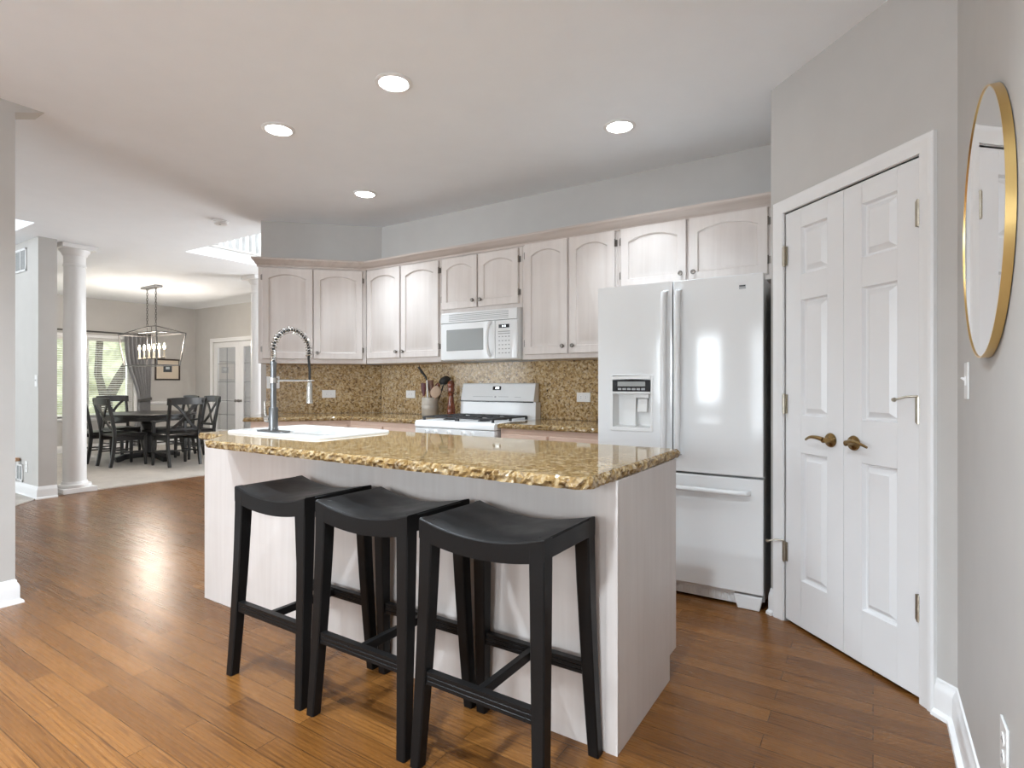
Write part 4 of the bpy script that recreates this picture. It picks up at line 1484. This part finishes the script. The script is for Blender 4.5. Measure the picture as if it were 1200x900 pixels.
can_light(-2.055, 2.065, 'largest round ceiling light, above the island front', SPOT_W, 102)
can_light(-3.015, 2.065, 'round ceiling light nearest the dining room, above the sink end of the island', SPOT_W, 102)
can_light(-1.270, 3.145, 'round ceiling light in front of the cabinet over the refrigerator', SPOT_W * 0.52, 102)
can_light(-3.450, 3.145, 'smallest round ceiling light, close to the angled wall', SPOT_W * 0.68, 102)
for x, y, lb in ((-2.055, 0.15, 'added unseen ceiling fill light above the breakfast floor, in line with the largest one'), (-3.015, 0.15, 'added unseen ceiling fill light above the breakfast floor beside the stub wall'),
                 (-0.60, 0.45, 'added unseen ceiling fill light above the breakfast floor beside the mirror wall'), (-2.055, -2.0, 'added unseen ceiling fill light near the rear window'), (-0.75, -2.2, 'added unseen ceiling fill light near the added rear window')):
    can_light(x, y, lb, SPOT_FILL_W * (0.6 if x < -2.5 else 1.0))  # unseen cans, added as extra fill

t = thing('smoke_detector', 'small white smoke detector on the ceiling before the foyer opening', 'smoke detector', (-5.17, 2.93, H))
MB().lathe([(0.0, -0.0005), (0.068, -0.0005), (0.068, -0.012), (0.060, -0.016), (0.058, -0.032), (0.045, -0.040), (0.0, -0.041)], 30).build('housing', 'trim', t)
MB().lathe([(0.010, -0.041), (0.010, -0.044), (0.0, -0.044)], 12, (0.02, -0.02, 0)).build('test_button', 'grey_plastic', t)


# ------------------------------------------------------------------ columns
def column(x, y, label):
    t_ = thing('round_column', label, 'column', (x, y, 0), 0, 'white columns at the dining room edge')
    MB().box(-0.16, 0.16, -0.16, 0.16, 0.0, 0.055).build('plinth', 'trim', t_, 0.004)
    MB().lathe([(0.15, 0.055), (0.155, 0.07), (0.15, 0.088), (0.125, 0.094), (0.118, 0.11), (0.115, 0.12), (0.0, 0.12)], 40).build('base_ring', 'trim', t_)
    MB().lathe([(0.108, 0.12), (0.108, 0.9), (0.100, 2.50), (0.0, 2.50)], 40).build('shaft', 'trim', t_)
    MB().lathe([(0.100, 2.50), (0.108, 2.505), (0.108, 2.525), (0.101, 2.53), (0.101, 2.62), (0.115, 2.635), (0.118, 2.65), (0.140, 2.675), (0.143, 2.69), (0.0, 2.69)], 40).build('neck', 'trim', t_)
    MB().box(-0.165, 0.165, -0.165, 0.165, 2.69, 2.739).build('abacus', 'trim', t_, 0.004)
    return t_


c1 = column(-7.50, 2.585, 'white round column beside the hall wall, in front of the dining window')
dup(c1, (-7.45, 4.78, 0), 0, 'white round column just left of the angled cabinets, near the french doors')

# ------------------------------------------------------------------ upper railing over the foyer
t = thing('balcony_railing', 'white balcony railing seen up through the ceiling opening', 'railing', (HX0 - 0.05, HY0, H + 0.12))
MB().box(-0.035, 0.075, 0.03, 2.7, 0.001, 0.028).build('shoe_rail', 'wall', t, 0.004)
for k in range(29):
    y = 0.07 + k * 0.090
    MB().lathe([(0.017, 0.028), (0.017, 0.16), (0.013, 0.18), (0.019, 0.21), (0.015, 0.24), (0.012, 0.60), (0.016, 0.62), (0.016, 0.88)], 10, (0, y, 0)).build('baluster', 'trim', t)
MB().box(-0.03, 0.03, 0.03, 2.7, 0.88, 0.93).build('handrail', 'base_cab', t, 0.01)

# ------------------------------------------------------------------ hall wall details
t = thing('wall_vent', 'white air vent high on the hall wall near the ceiling', 'vent', (-7.79, 2.2, 2.54), 0, 'wall vents in the hall')


def vent(t_, wd, ht):
    mb_ = MB()
    for x0, x1, z0, z1 in ((-wd, -wd + 0.022, -ht, ht), (wd - 0.022, wd, -ht, ht), (-wd, wd, -ht, -ht + 0.022), (-wd, wd, ht - 0.022, ht), (-0.006, 0.006, -ht, ht)):
        mb_.box(x0, x1, -0.010, -0.0005, z0, z1)
    mb_.build('frame', 'trim', t_, 0.002)
    MB().box(-wd + 0.02, wd - 0.02, -0.003, -0.0004, -ht + 0.02, ht - 0.02).build('grille', 'vent', t_)
    mb_ = MB()
    n = int(2 * (ht - 0.022) / 0.016)
    for k in range(n):
        z = -ht + 0.026 + k * 0.016
        mb_.prism([(-0.003, z), (-0.008, z + 0.008), (-0.007, z + 0.010), (-0.002, z + 0.003)], -wd + 0.02, wd - 0.02, lambda a, b_, c_: (c_, a, b_))
    mb_.build('louvre', 'vent', t_)


vent(t, 0.17, 0.125)
t = thing('wall_vent', 'small grey return vent low on the hall wall above the baseboard', 'vent', (-7.82, 2.2, 0.235), 0, 'wall vents in the hall')
vent(t, 0.10, 0.095)
t = thing('night_light', 'amber-topped plug-in night light above the low hall vent', 'night light', (-7.815, 2.2, 0.352))
MB().box(-0.03, 0.03, -0.03, -0.0005, -0.02, 0.01).build('plug', 'enamel_warm', t, 0.004)
MB().lathe([(0.028, 0.010), (0.034, 0.02), (0.026, 0.045), (0.0, 0.05)], 16, (0, -0.034, 0)).build('shade', 'orange_glow', t)

# ------------------------------------------------------------------ dining window, blinds, curtain, picture
fw = MB()
for y0, y1, z0, z1 in ((WY0, WY0 + 0.05, WZ0, WZ1), (WYM0, WYM1, WZ0, WZ1), (WY1 - 0.09, WY1, WZ0, WZ1), (WY0 + 0.05, WYM0, WZ0, WZ0 + 0.05), (WYM1, WY1 - 0.09, WZ0, WZ0 + 0.05),
                       (WY0 + 0.05, WYM0, WZ1 - 0.05, WZ1), (WYM1, WY1 - 0.09, WZ1 - 0.05, WZ1)):
    fw.box(WX - 0.12, WX - 0.05, y0, y1, z0, z1)
win = struct(fw.build('window_1', 'trim'))
MB().box(WX - 0.09, WX - 0.085, WY0 + 0.04, WY1 - 0.04, WZ0 + 0.04, WZ1 - 0.04).build('pane', 'glass', win)
casing(WY0, WY1, WZ1, lambda a, y, b_: (WX - y, a, b_), 'trim_6', WZ0, True, 0.9)
struct(MB().box(WX - 0.05, WX + 0.05, WY0 - 0.09, WY1 + 0.09, WZ0 - 0.03, WZ0).build('trim_7', 'trim', None, 0.004))


def blind(y0, y1, label):
    t_ = thing('window_blind', label, 'blind', (WX - 0.025, (y0 + y1) / 2, WZ1 - 0.02), 0, 'horizontal blinds in the dining window')
    hw = (y1 - y0) / 2
    MB().box(-0.022, 0.022, -hw, hw, -0.035, 0.0).build('head_rail', 'slat', t_, 0.003)
    mb_ = MB()
    z = -0.06
    while z > -(WZ1 - WZ0) + 0.06:
        a = R(-9)
        dx, dz = 0.022 * math.cos(a), 0.022 * math.sin(a)
        mb_.loft([[(-dx, y, z - dz), (dx, y, z + dz), (dx + 0.0007, y, z + dz + 0.0014), (0.0, y, z + 0.004), (-dx + 0.0007, y, z - dz + 0.0014)] for y in (-hw + 0.005, hw - 0.005)])
        z -= 0.040
    mb_.build('slats', 'slat', t_)
    MB().box(-0.02, 0.02, -hw, hw, z - 0.002, z + 0.016).build('bottom_rail', 'slat', t_, 0.003)
    cd = MB()
    for y in (-hw * 0.6, hw * 0.6):
        cd.tube([(0.023, y, -0.03), (0.023, y, z)], 0.0014, 6)
    cd.build('cord', 'slat', t_)


blind(WYM1 - 0.05, WY1 - 0.02, 'slatted blind in the window section beside the grey curtain')
blind(WY0 + 0.02, WYM0 + 0.04, 'slatted blind in the window section behind the white column')

t = thing('curtain_rod', 'dark curtain rod above the dining window', 'curtain rod', (WX + 0.075, 4.0, 2.135))
MB().tube([(0, -1.35, 0), (0, 1.22, 0)], 0.014, 12).build('rod', 'iron', t)
for y in (-1.35, 1.22):
    MB().sphere((0, y + (0.025 if y > 0 else -0.025), 0), 0.026, 14, 10).build('finial', 'iron', t)
for y in (-1.1, 1.15):
    MB().tube([(0, y, 0.0), (-0.03, y, 0.012), (-0.0745, y, 0.012)], 0.008, 8).build('bracket', 'iron', t)

# curtain, gathered by a tieback
t = thing('curtain', 'grey pleated curtain tied back beside the dining window', 'curtain', (WX + 0.075, 5.03, 0.0))
mb = MB()
nz, ny = 46, 84
grid = []
for j in range(nz + 1):
    z = 2.125 - (2.125 - 0.035) * j / nz
    # width and shift over height: wide at the rod, gathered at z = 0.9
    g_ = math.exp(-((z - 0.90) / 0.55) ** 2) if z > 0.90 else math.exp(-((z - 0.90) / 0.9) ** 2)
    half = 0.24 - 0.135 * g_
    ctr = 0.0 + 0.10 * g_
    row = []
    for i in range(ny + 1):
        u = -1 + 2 * i / ny
        dep = 0.040 * math.sin(u * 7.0 * PI + 0.5 * math.sin(z * 2.2)) + 0.008 * math.sin(u * 19 + z * 3)
        row.append(mb.bm.verts.new((dep * (1 - 0.35 * g_) + 0.0, ctr + half * u, z)))
    grid.append(row)
for j in range(nz):
    for i in range(ny):
        mb.bm.faces.new((grid[j][i], grid[j][i + 1], grid[j + 1][i + 1], grid[j + 1][i]))
cu_ = mb.build('panel', 'grey_cloth', t, 0.0, 60)
sm = cu_.modifiers.new('solid', 'SOLIDIFY')
sm.thickness = 0.004
tb = MB()
tb.tube([(0.05, -0.03, 0.885), (0.058, 0.08, 0.90), (0.05, 0.20, 0.915), (0.0, 0.235, 0.92), (-0.045, 0.23, 0.925)], 1.0, flat=(0.022, 0.004))
tb.build('tieback', 'iron', t)
ht_ = MB()
for k in range(9):
    y = -0.22 + k * 0.055
    ringp = [(0.0 + 0.018 * math.cos(2 * PI * q / 14), y, 2.135 + 0.018 * math.sin(2 * PI * q / 14)) for q in range(14)]
    ht_.tube(ringp, 0.003, 6, True)
ht_.build('ring', 'iron', t)

t = thing('framed_picture', 'small framed print with a wide cream mat on the dining room wall', 'picture', (WX + 0.001, 5.58, 1.485))
pf = MB()
prof = [(0, 0), (0, 0.020), (-0.012, 0.024), (-0.028, 0.018), (-0.030, 0)]
mbf = molding([(-0.235, -0.21), (0.235, -0.21), (0.235, 0.21), (-0.235, 0.21)], prof, closed=True, f=lambda a, b_, h: (h, a, b_), side=-1)
mbf.build('frame', 'frame_brown', t)
MB().box(0.0005, 0.010, -0.208, 0.208, -0.183, 0.183).build('mat', 'mat_board', t)
pr = MB().box(0.0095, 0.012, -0.080, 0.080, -0.05, 0.085).build('print', 'print', t)
MB().box(0.0115, 0.0135, -0.035, 0.035, 0.005, 0.055).build('print_motif', 'print_light', t)

# ------------------------------------------------------------------ french doors
casing(FDX0, FDX1, FDH, lambda a, y, b_: (a, 6.13 + y, b_), 'trim_8', 0, False, 1.2)
LWD = (FDX1 - FDX0) / 2


def french(name, x0, knob_x):
    mb_ = MB()
    W2 = LWD - 0.006
    st, tr_, brl = 0.135, 0.105, 0.30
    mb_.box(0, st, 0, 0.04, 0.012, FDH - 0.008)
    mb_.box(W2 - st, W2, 0, 0.04, 0.012, FDH - 0.008)
    mb_.box(st, W2 - st, 0, 0.04, FDH - 0.008 - tr_, FDH - 0.008)
    mb_.box(st, W2 - st, 0, 0.04, 0.012, brl)
    d = struct(mb_.build(name, 'door', None, 0.003))
    d.location = (x0 + 0.003, 6.145, 0)
    mu = MB()
    for z in (0.60, 0.87, 1.24, 1.60):
        mu.box(st, W2 - st, 0.014, 0.024, z - 0.004, z + 0.004)
    mu.box(W2 / 2 - 0.004, W2 / 2 + 0.004, 0.014, 0.024, brl, FDH - 0.12)
    mu.build('muntin', 'canopy', d)
    MB().box(st - 0.005, W2 - st + 0.005, 0.017, 0.021, brl - 0.005, FDH - 0.11).build('pane', 'glass', d)
    kb = MB()
    kb.lathe([(0.026, 0.0), (0.024, -0.008), (0.010, -0.012), (0.010, -0.030), (0.024, -0.036), (0.029, -0.048), (0.022, -0.060), (0.0, -0.063)], 20, (knob_x, 0, 0.88), 'y')
    kb.build('door_knob', 'knob', d)
    return d


french('door_3', FDX0, LWD - 0.06)
french('door_4', FDX0 + LWD, 0.055)
# study beyond the french doors
t = thing('bookcase', 'dark bookcase standing in the room behind the french doors', 'bookcase', (-9.55, 7.6, 0.012))
MB().box(-0.45, -0.42, -0.18, 0.18, 0, 1.55).box(0.42, 0.45, -0.18, 0.18, 0, 1.55).box(-0.42, 0.42, 0.16, 0.18, 0, 1.55).build('carcass', 'cabinet_dark', t, 0.002)
for k in range(5):
    MB().box(-0.42, 0.42, -0.17, 0.16, 0.05 + 0.36 * k, 0.08 + 0.36 * k).build('shelf', 'cabinet_dark', t, 0.002)

# ------------------------------------------------------------------ dining table
TCX, TCY = -9.60, 4.28
TZ = 0.735
c0 = 0.012
t = thing('dining_table', 'black oval pedestal dining table ringed by six chairs', 'table', (TCX, TCY, c0))
def oval(a, b_, z, n=56): return [(a * math.copysign(abs(math.cos(2 * PI * k / n)) ** 0.85, math.cos(2 * PI * k / n)), b_ * math.copysign(abs(math.sin(2 * PI * k / n)) ** 0.85, math.sin(2 * PI * k / n)), z) for k in range(n)]
A_, B_ = 0.745, 0.60
MB().loft([oval(A_ - 0.015, B_ - 0.015, TZ - 0.032), oval(A_, B_, TZ - 0.024), oval(A_, B_, TZ - 0.006), oval(A_ - 0.008, B_ - 0.008, TZ)]).build('tabletop', 'black_paint', t)
MB().loft([oval(A_ - 0.06, B_ - 0.06, TZ - 0.10), oval(A_ - 0.06, B_ - 0.06, TZ - 0.033)]).build('apron', 'black_paint', t)
MB().lathe([(0.13, 0.06), (0.13, 0.10), (0.095, 0.12), (0.085, 0.16), (0.105, 0.24), (0.115, 0.32), (0.105, 0.38), (0.075, 0.42), (0.095, 0.44), (0.095, 0.46), (0.070, 0.48), (0.085, 0.53), (0.105, 0.57), (0.085, 0.61), (0.12, 0.63), (0.12, 0.634), (0.0, 0.634)], 32).build('pedestal', 'black_paint', t)
for a in (0, PI / 2, PI, 3 * PI / 2):
    r_ = 0.55 if a in (0, PI) else 0.46
    ca, sa = math.cos(a), math.sin(a)
    pts = [(ca * q, sa * q, z) for q, z in ((0.05, 0.085), (0.2, 0.085), (0.35, 0.075), (r_ - 0.05, 0.048), (r_, 0.04))]
    MB().tube(pts, [1, 1, 1, 0.95, 0.9], flat=(0.040, 0.045), up=(0, 0, 1)).build('foot', 'black_paint', t, 0.006)


# ------------------------------------------------------------------ dining chairs (face local +Y)
def chair(loc, rz, label, arms=False):
    t_ = thing('dining_chair' if not arms else 'dining_armchair', label, 'chair', loc, rz, 'black cross-back dining chairs')
    hw = 0.205 if not arms else 0.225

    def post(z):   # y of rear post by height
        if z < 0.45:
            return -0.205 - 0.055 * ((0.45 - z) / 0.45) ** 1.8
        return -0.205 - 0.095 * ((z - 0.45) / 0.53) ** 1.3
    zs = [0, 0.12, 0.25, 0.38, 0.45, 0.55, 0.66, 0.78, 0.88, 0.965]
    for s_ in (-1, 1):
        MB().tube([(s_ * (hw - 0.01 + 0.012 * max(0, z - 0.45)), post(z), z) for z in zs], [0.95, 1, 1.05, 1.1, 1.1, 1.05, 1, 1, 0.95, 0.9], flat=(0.017, 0.021), up=(1, 0, 0)).build('rear_leg', 'black_paint', t_, 0.003)
    # crest rail, curved in plan
    mb_ = MB()
    rings_ = []
    for k in range(11):
        u = -1 + 2 * k / 10
        x = u * (hw + 0.035)
        yb = post(0.93) - 0.028 * (1 - u * u) + 0.005
        z0, z1 = 0.885 + 0.006 * (1 - u * u), 0.985 + 0.010 * (1 - u * u)
        rings_.append([(x, yb - 0.013, z0), (x, yb + 0.011, z0), (x, yb + 0.004, z1), (x, yb - 0.018, z1)])
    mb_.loft(rings_)
    mb_.build('crest_rail', 'black_paint', t_, 0.003)
    # lower back rail and the crossed splats
    MB().box(-hw + 0.01, hw - 0.01, post(0.53) - 0.010, post(0.53) + 0.012, 0.515, 0.55).build('back_rail', 'black_paint', t_, 0.003)
    for s_ in (-1, 1):
        pts = []
        for k in range(11):
            u = k / 10
            z = 0.54 + 0.36 * u
            x = s_ * (hw - 0.055) * (-(1 - 2 * u)) * (0.62 + 0.38 * abs(1 - 2 * u))
            pts.append((x, post(z) + (0.004 if s_ > 0 else -0.006) - 0.012 * math.sin(PI * u), z))
        MB().tube(pts, 1.0, flat=(0.009, 0.019), up=(0, 1, 0)).build('splat', 'black_paint', t_, 0.002)
    # seat
    mb_ = MB()

    def seat_ring(ins, z):
        return [(-hw + 0.012 + ins, -0.20 + ins, z), (hw - 0.012 - ins, -0.20 + ins, z), (hw + 0.022 - ins, 0.18 - ins, z), (hw + 0.008 - ins, 0.225 - ins, z), (-hw - 0.008 + ins, 0.225 - ins, z), (-hw - 0.022 + ins, 0.18 - ins, z)]
    mb_.loft([seat_ring(0.006, 0.432), seat_ring(0, 0.438), seat_ring(0, 0.460), seat_ring(0.012, 0.468), seat_ring(0.10, 0.455)])
    mb_.build('seat', 'black_paint', t_, 0.0, 50)
    MB().box(-hw + 0.01, hw - 0.01, 0.165, 0.185, 0.37, 0.432).box(-hw, -hw + 0.02, -0.19, 0.17, 0.37, 0.432).box(hw - 0.02, hw, -0.19, 0.17, 0.37, 0.432).build('seat_frame', 'black_paint', t_, 0.002)
    for s_ in (-1, 1):
        zt_ = 0.435 if not arms else 0.635
        MB().tube([(s_ * (hw - 0.004), 0.19, zt_), (s_ * (hw - 0.004), 0.19, 0.40), (s_ * hw, 0.193, 0.2), (s_ * (hw + 0.004), 0.197, 0)], [1, 1.1, 1.0, 0.75], flat=(0.019, 0.019), up=(1, 0, 0)).build('front_leg', 'black_paint', t_, 0.003)
        MB().tube([(s_ * hw, -0.22, 0.205), (s_ * hw, 0.18, 0.205)], 1.0, flat=(0.010, 0.009), up=(0, 0, 1)).build('stretcher', 'black_paint', t_)
    MB().tube([(-hw, -0.01, 0.205), (hw, -0.01, 0.205)], 1.0, flat=(0.010, 0.009), up=(0, 0, 1)).build('stretcher', 'black_paint', t_)
    if arms:
        for s_ in (-1, 1):
            pts = [(s_ * (hw + 0.002), post(0.665), 0.668), (s_ * (hw + 0.018), -0.10, 0.660), (s_ * (hw + 0.022), 0.05, 0.640), (s_ * (hw + 0.010), 0.16, 0.640), (s_ * (hw + 0.004), 0.225, 0.645)]
            MB().tube(pts, 1.0, flat=(0.012, 0.024), up=(0, 0, 1)).build('arm', 'black_paint', t_, 0.004)
    return t_


ch = chair((-9.25, 3.79, c0), R(2), 'black cross-back chair with its back to the kitchen, right of the column')
dup(ch, (-9.955, 3.78, c0), R(-2), 'black cross-back chair half hidden behind the white column')
dup(ch, (-10.62, 4.30, c0), R(-90), 'black cross-back chair at the far table end, in front of the window')
dup(ch, (-9.90, 4.80, c0), R(180), 'black cross-back chair on the far table side, behind the armchair')
dup(ch, (-9.23, 4.80, c0), R(180), 'black cross-back chair nearest the french doors')
chair((-8.63, 4.22, c0), R(90), 'black cross-back armchair at the near table end', True)

# ------------------------------------------------------------------ chandelier
HXc, HYc = -9.55, 4.30
t = thing('lantern_chandelier', 'open-cage iron lantern chandelier with six candle lights over the dining table', 'chandelier', (HXc, HYc, 0))
MB().box(-0.24, 0.24, -0.055, 0.055, H - 0.032, H - 0.001).build('canopy', 'canopy', t, 0.004)
TL, TW, BL, BW = 0.62, 0.21, 0.53, 0.165
ZTp, ZBt, ZR = 1.985, 1.49, 2.11
cg = MB()
br_ = 0.0075
tops = [(-TL, -TW, ZTp), (TL, -TW, ZTp), (TL, TW, ZTp), (-TL, TW, ZTp)]
bots = [(-BL, -BW, ZBt), (BL, -BW, ZBt), (BL, BW, ZBt), (-BL, BW, ZBt)]
rdg = [(-0.14, 0, ZR), (0.14, 0, ZR)]
for k in range(4):
    cg.tube([tops[k], tops[(k + 1) % 4]], 1.0, flat=(br_, br_))
    cg.tube([bots[k], bots[(k + 1) % 4]], 1.0, flat=(br_, br_))
    cg.tube([tops[k], bots[k]], 1.0, flat=(br_, br_))
    cg.tube([tops[k], rdg[0] if tops[k][0] < 0 else rdg[1]], 1.0, flat=(br_, br_))
cg.tube([rdg[0], rdg[1]], 1.0, flat=(br_, br_))
cg.build('cage', 'iron', t)
for s_ in (-1, 1):
    cn = MB()
    x = s_ * 0.14
    z = ZR + 0.012
    k = 0
    while z < H - 0.045:
        pts = []
        for q in range(12):
            a = 2 * PI * q / 12
            dx, dz = 0.011 * math.cos(a), 0.026 * math.sin(a)
            pts.append((x + dx, 0, z + 0.02 + dz) if k % 2 else (x, dx, z + 0.02 + dz))
        cn.tube(pts, 0.0035, 6, True)
        z += 0.040
        k += 1
    cn.build('chain', 'iron', t)
cb_ = MB()
cb_.tube([(-0.42, 0, 1.60), (0.42, 0, 1.60)], 0.008, 8)
cb_.tube([(0, 0, ZR), (0, 0, 1.60)], 0.005, 8)
for s_ in (-1, 1):
    cb_.tube([(s_ * 0.14, 0, ZR), (s_ * 0.14, 0, 1.60)], 0.004, 8)
cb_.build('candle_bar', 'iron', t)
for k in range(6):
    x = -0.40 + 0.16 * k
    cd = MB().lathe([(0.0, 1.600), (0.022, 1.602), (0.024, 1.625), (0.0125, 1.628), (0.0125, 1.735), (0.0, 1.737)], 14, (x, 0, 0)).build('candle', 'cream', t)
    MB().lathe([(0.008, 1.737), (0.016, 1.762), (0.015, 1.785), (0.005, 1.822), (0.0, 1.828)], 14, (x, 0, 0)).build('bulb', 'bulb', cd)
    l = bpy.data.lights.new('candle_lamp', 'POINT')
    l.energy = CHAND_W
    l.color = (1.0, 0.90, 0.80)
    l.shadow_soft_size = 0.02
    lo = bpy.data.objects.new('candle_lamp', l)
    COL.objects.link(lo)
    lo.parent = t
    lo.location = (x, 0, 1.85)

# ------------------------------------------------------------------ windows behind the camera and in the other rooms
def back_window(n, x0, x1, z0, z1, y, bars):
    mb_ = MB()
    f_ = 0.045
    for a, b_, c_, d_ in ((x0, x0 + f_, z0, z1), (x1 - f_, x1, z0, z1), (x0 + f_, x1 - f_, z0, z0 + f_), (x0 + f_, x1 - f_, z1 - f_, z1), (x0 + f_, x1 - f_, (z0 + z1) / 2 - 0.02, (z0 + z1) / 2 + 0.02)):
        mb_.box(a, b_, y - 0.08, y - 0.03, c_, d_)
    for k in range(1, bars):
        x = x0 + (x1 - x0) * k / bars
        mb_.box(x - 0.012, x + 0.012, y - 0.07, y - 0.04, z0, z1)
    wv_ = struct(mb_.build('window_%d' % n, 'trim'))
    MB().box(x0 + 0.04, x1 - 0.04, y - 0.058, y - 0.053, z0 + 0.04, z1 - 0.04).build('pane', 'glass', wv_)
    return wv_


back_window(2, -3.05, -2.25, 0.85, 2.1, -4.2, 1)
back_window(3, -1.35, 0.1, 0.3, 2.2, -4.2, 2)  # added window, unseen, carries the frontal fill
back_window(4, -9.8, -6.2, 0.7, 4.4, -4.2, 3)  # added window, unseen, for the family-room fill
back_window(5, -6.5, -5.2, 3.2, 5.0, 6.25, 2)  # unseen upper window, made up to pass the foyer fill
back_window(6, -6.5, -5.25, 0.3, 2.4, 6.25, 2)  # unseen window, added so light reaches the columns

# ------------------------------------------------------------------ outside the dining window
struct(MB().box(-34, -11.95, -12, 26, -0.35, -0.25).build('ground', 'lawn'))
t = thing('hedge', 'pale sunlit hedge beyond the dining window', 'hedge', (-19.5, 9.5, -0.25))
mb = MB()
nx, ny = 70, 26
gridv = []
for j in range(ny + 1):
    row = []
    for i in range(nx + 1):
        u = -9 + 18 * i / nx
        z = 4.2 * j / ny
        p = Vector((u * 1.3, z * 1.6, 3.7))
        d = 0.35 * noise.noise(p) + 0.18 * noise.noise(p * 3.1)
        row.append(mb.bm.verts.new((0.5 + d - 0.25 * (z / 4.2) ** 3, u, z)))
    gridv.append(row)
backv = [[mb.bm.verts.new((-0.8, v_.co.y, v_.co.z)) for v_ in row] for row in gridv]
for j in range(ny):
    for i in range(nx):
        mb.bm.faces.new((gridv[j][i], gridv[j][i + 1], gridv[j + 1][i + 1], gridv[j + 1][i]))
        mb.bm.faces.new((backv[j][i], backv[j + 1][i], backv[j + 1][i + 1], backv[j][i + 1]))
for i in range(nx):
    mb.bm.faces.new((gridv[ny][i], gridv[ny][i + 1], backv[ny][i + 1], backv[ny][i]))
for j in range(ny):
    mb.bm.faces.new((gridv[j][0], gridv[j + 1][0], backv[j + 1][0], backv[j][0]))
    mb.bm.faces.new((gridv[j][nx], backv[j][nx], backv[j + 1][nx], gridv[j + 1][nx]))
mb.build('leaves', 'hedge', t, 0.0, 60)


def tree(loc, label, limbs, leaf_c, nleaf):
    t_ = thing('tree', label, 'tree', loc, 0, 'trees outside the dining window')
    mb_ = MB()
    for pts, rad in limbs:
        mb_.tube(pts, rad, 12)
    mb_.build('trunk', 'bark', t_)
    lf = MB()
    for (c_, r_) in leaf_c:
        for k in range(nleaf):
            d = Vector((random.gauss(0, 1), random.gauss(0, 1), random.gauss(0, 1))).normalized() * r_ * random.random() ** 0.4
            p = Vector(c_) + d
            a = Vector((random.gauss(0, 1), random.gauss(0, 1), random.gauss(0, 1))).normalized() * 0.075
            b_ = a.orthogonal().normalized() * 0.035
            vs = [lf.bm.verts.new(p + q) for q in (-a, b_, a, -b_)]
            lf.bm.faces.new(vs)
    o_ = lf.build('foliage', 'leaf', t_, 0, 0)
    o_['kind'] = 'stuff'
    return t_


# positions along camera rays through the window; X = -15.2 plane
tree((-15.2, 5.85, -0.25), 'forked dark tree trunk seen through the dining room blinds',
     [([(0, 0, 0), (0, 0.0, 0.9), (0, 0.02, 1.2)], [0.17, 0.13, 0.12]),
      ([(0, 0.0, 1.0), (0, -0.16, 1.7), (0, -0.12, 2.5), (0, -0.2, 4.4)], [0.095, 0.075, 0.07, 0.06]),
      ([(0, 0.02, 1.05), (0, 0.28, 1.6), (0, 0.62, 2.2), (0, 0.9, 3.0), (0.1, 1.3, 4.6)], [0.115, 0.11, 0.105, 0.10, 0.07])],
     [((0.3, 1.25, 2.15), 0.40), ((0.3, 1.35, 1.65), 0.30), ((0, 0.0, 4.6), 0.5), ((0, 1.2, 4.8), 0.8)], 260)
tree((-15.4, 4.35, -0.25), 'dark trunk seen through the blinds beside the white column',
     [([(0, 0.3, 0), (0, 0.25, 0.9), (0, 0.15, 1.7), (0, 0.12, 2.6), (0, 0.0, 4.6)], [0.17, 0.14, 0.13, 0.12, 0.08])],
     [((0, -0.3, 4.5), 0.6)], 200)
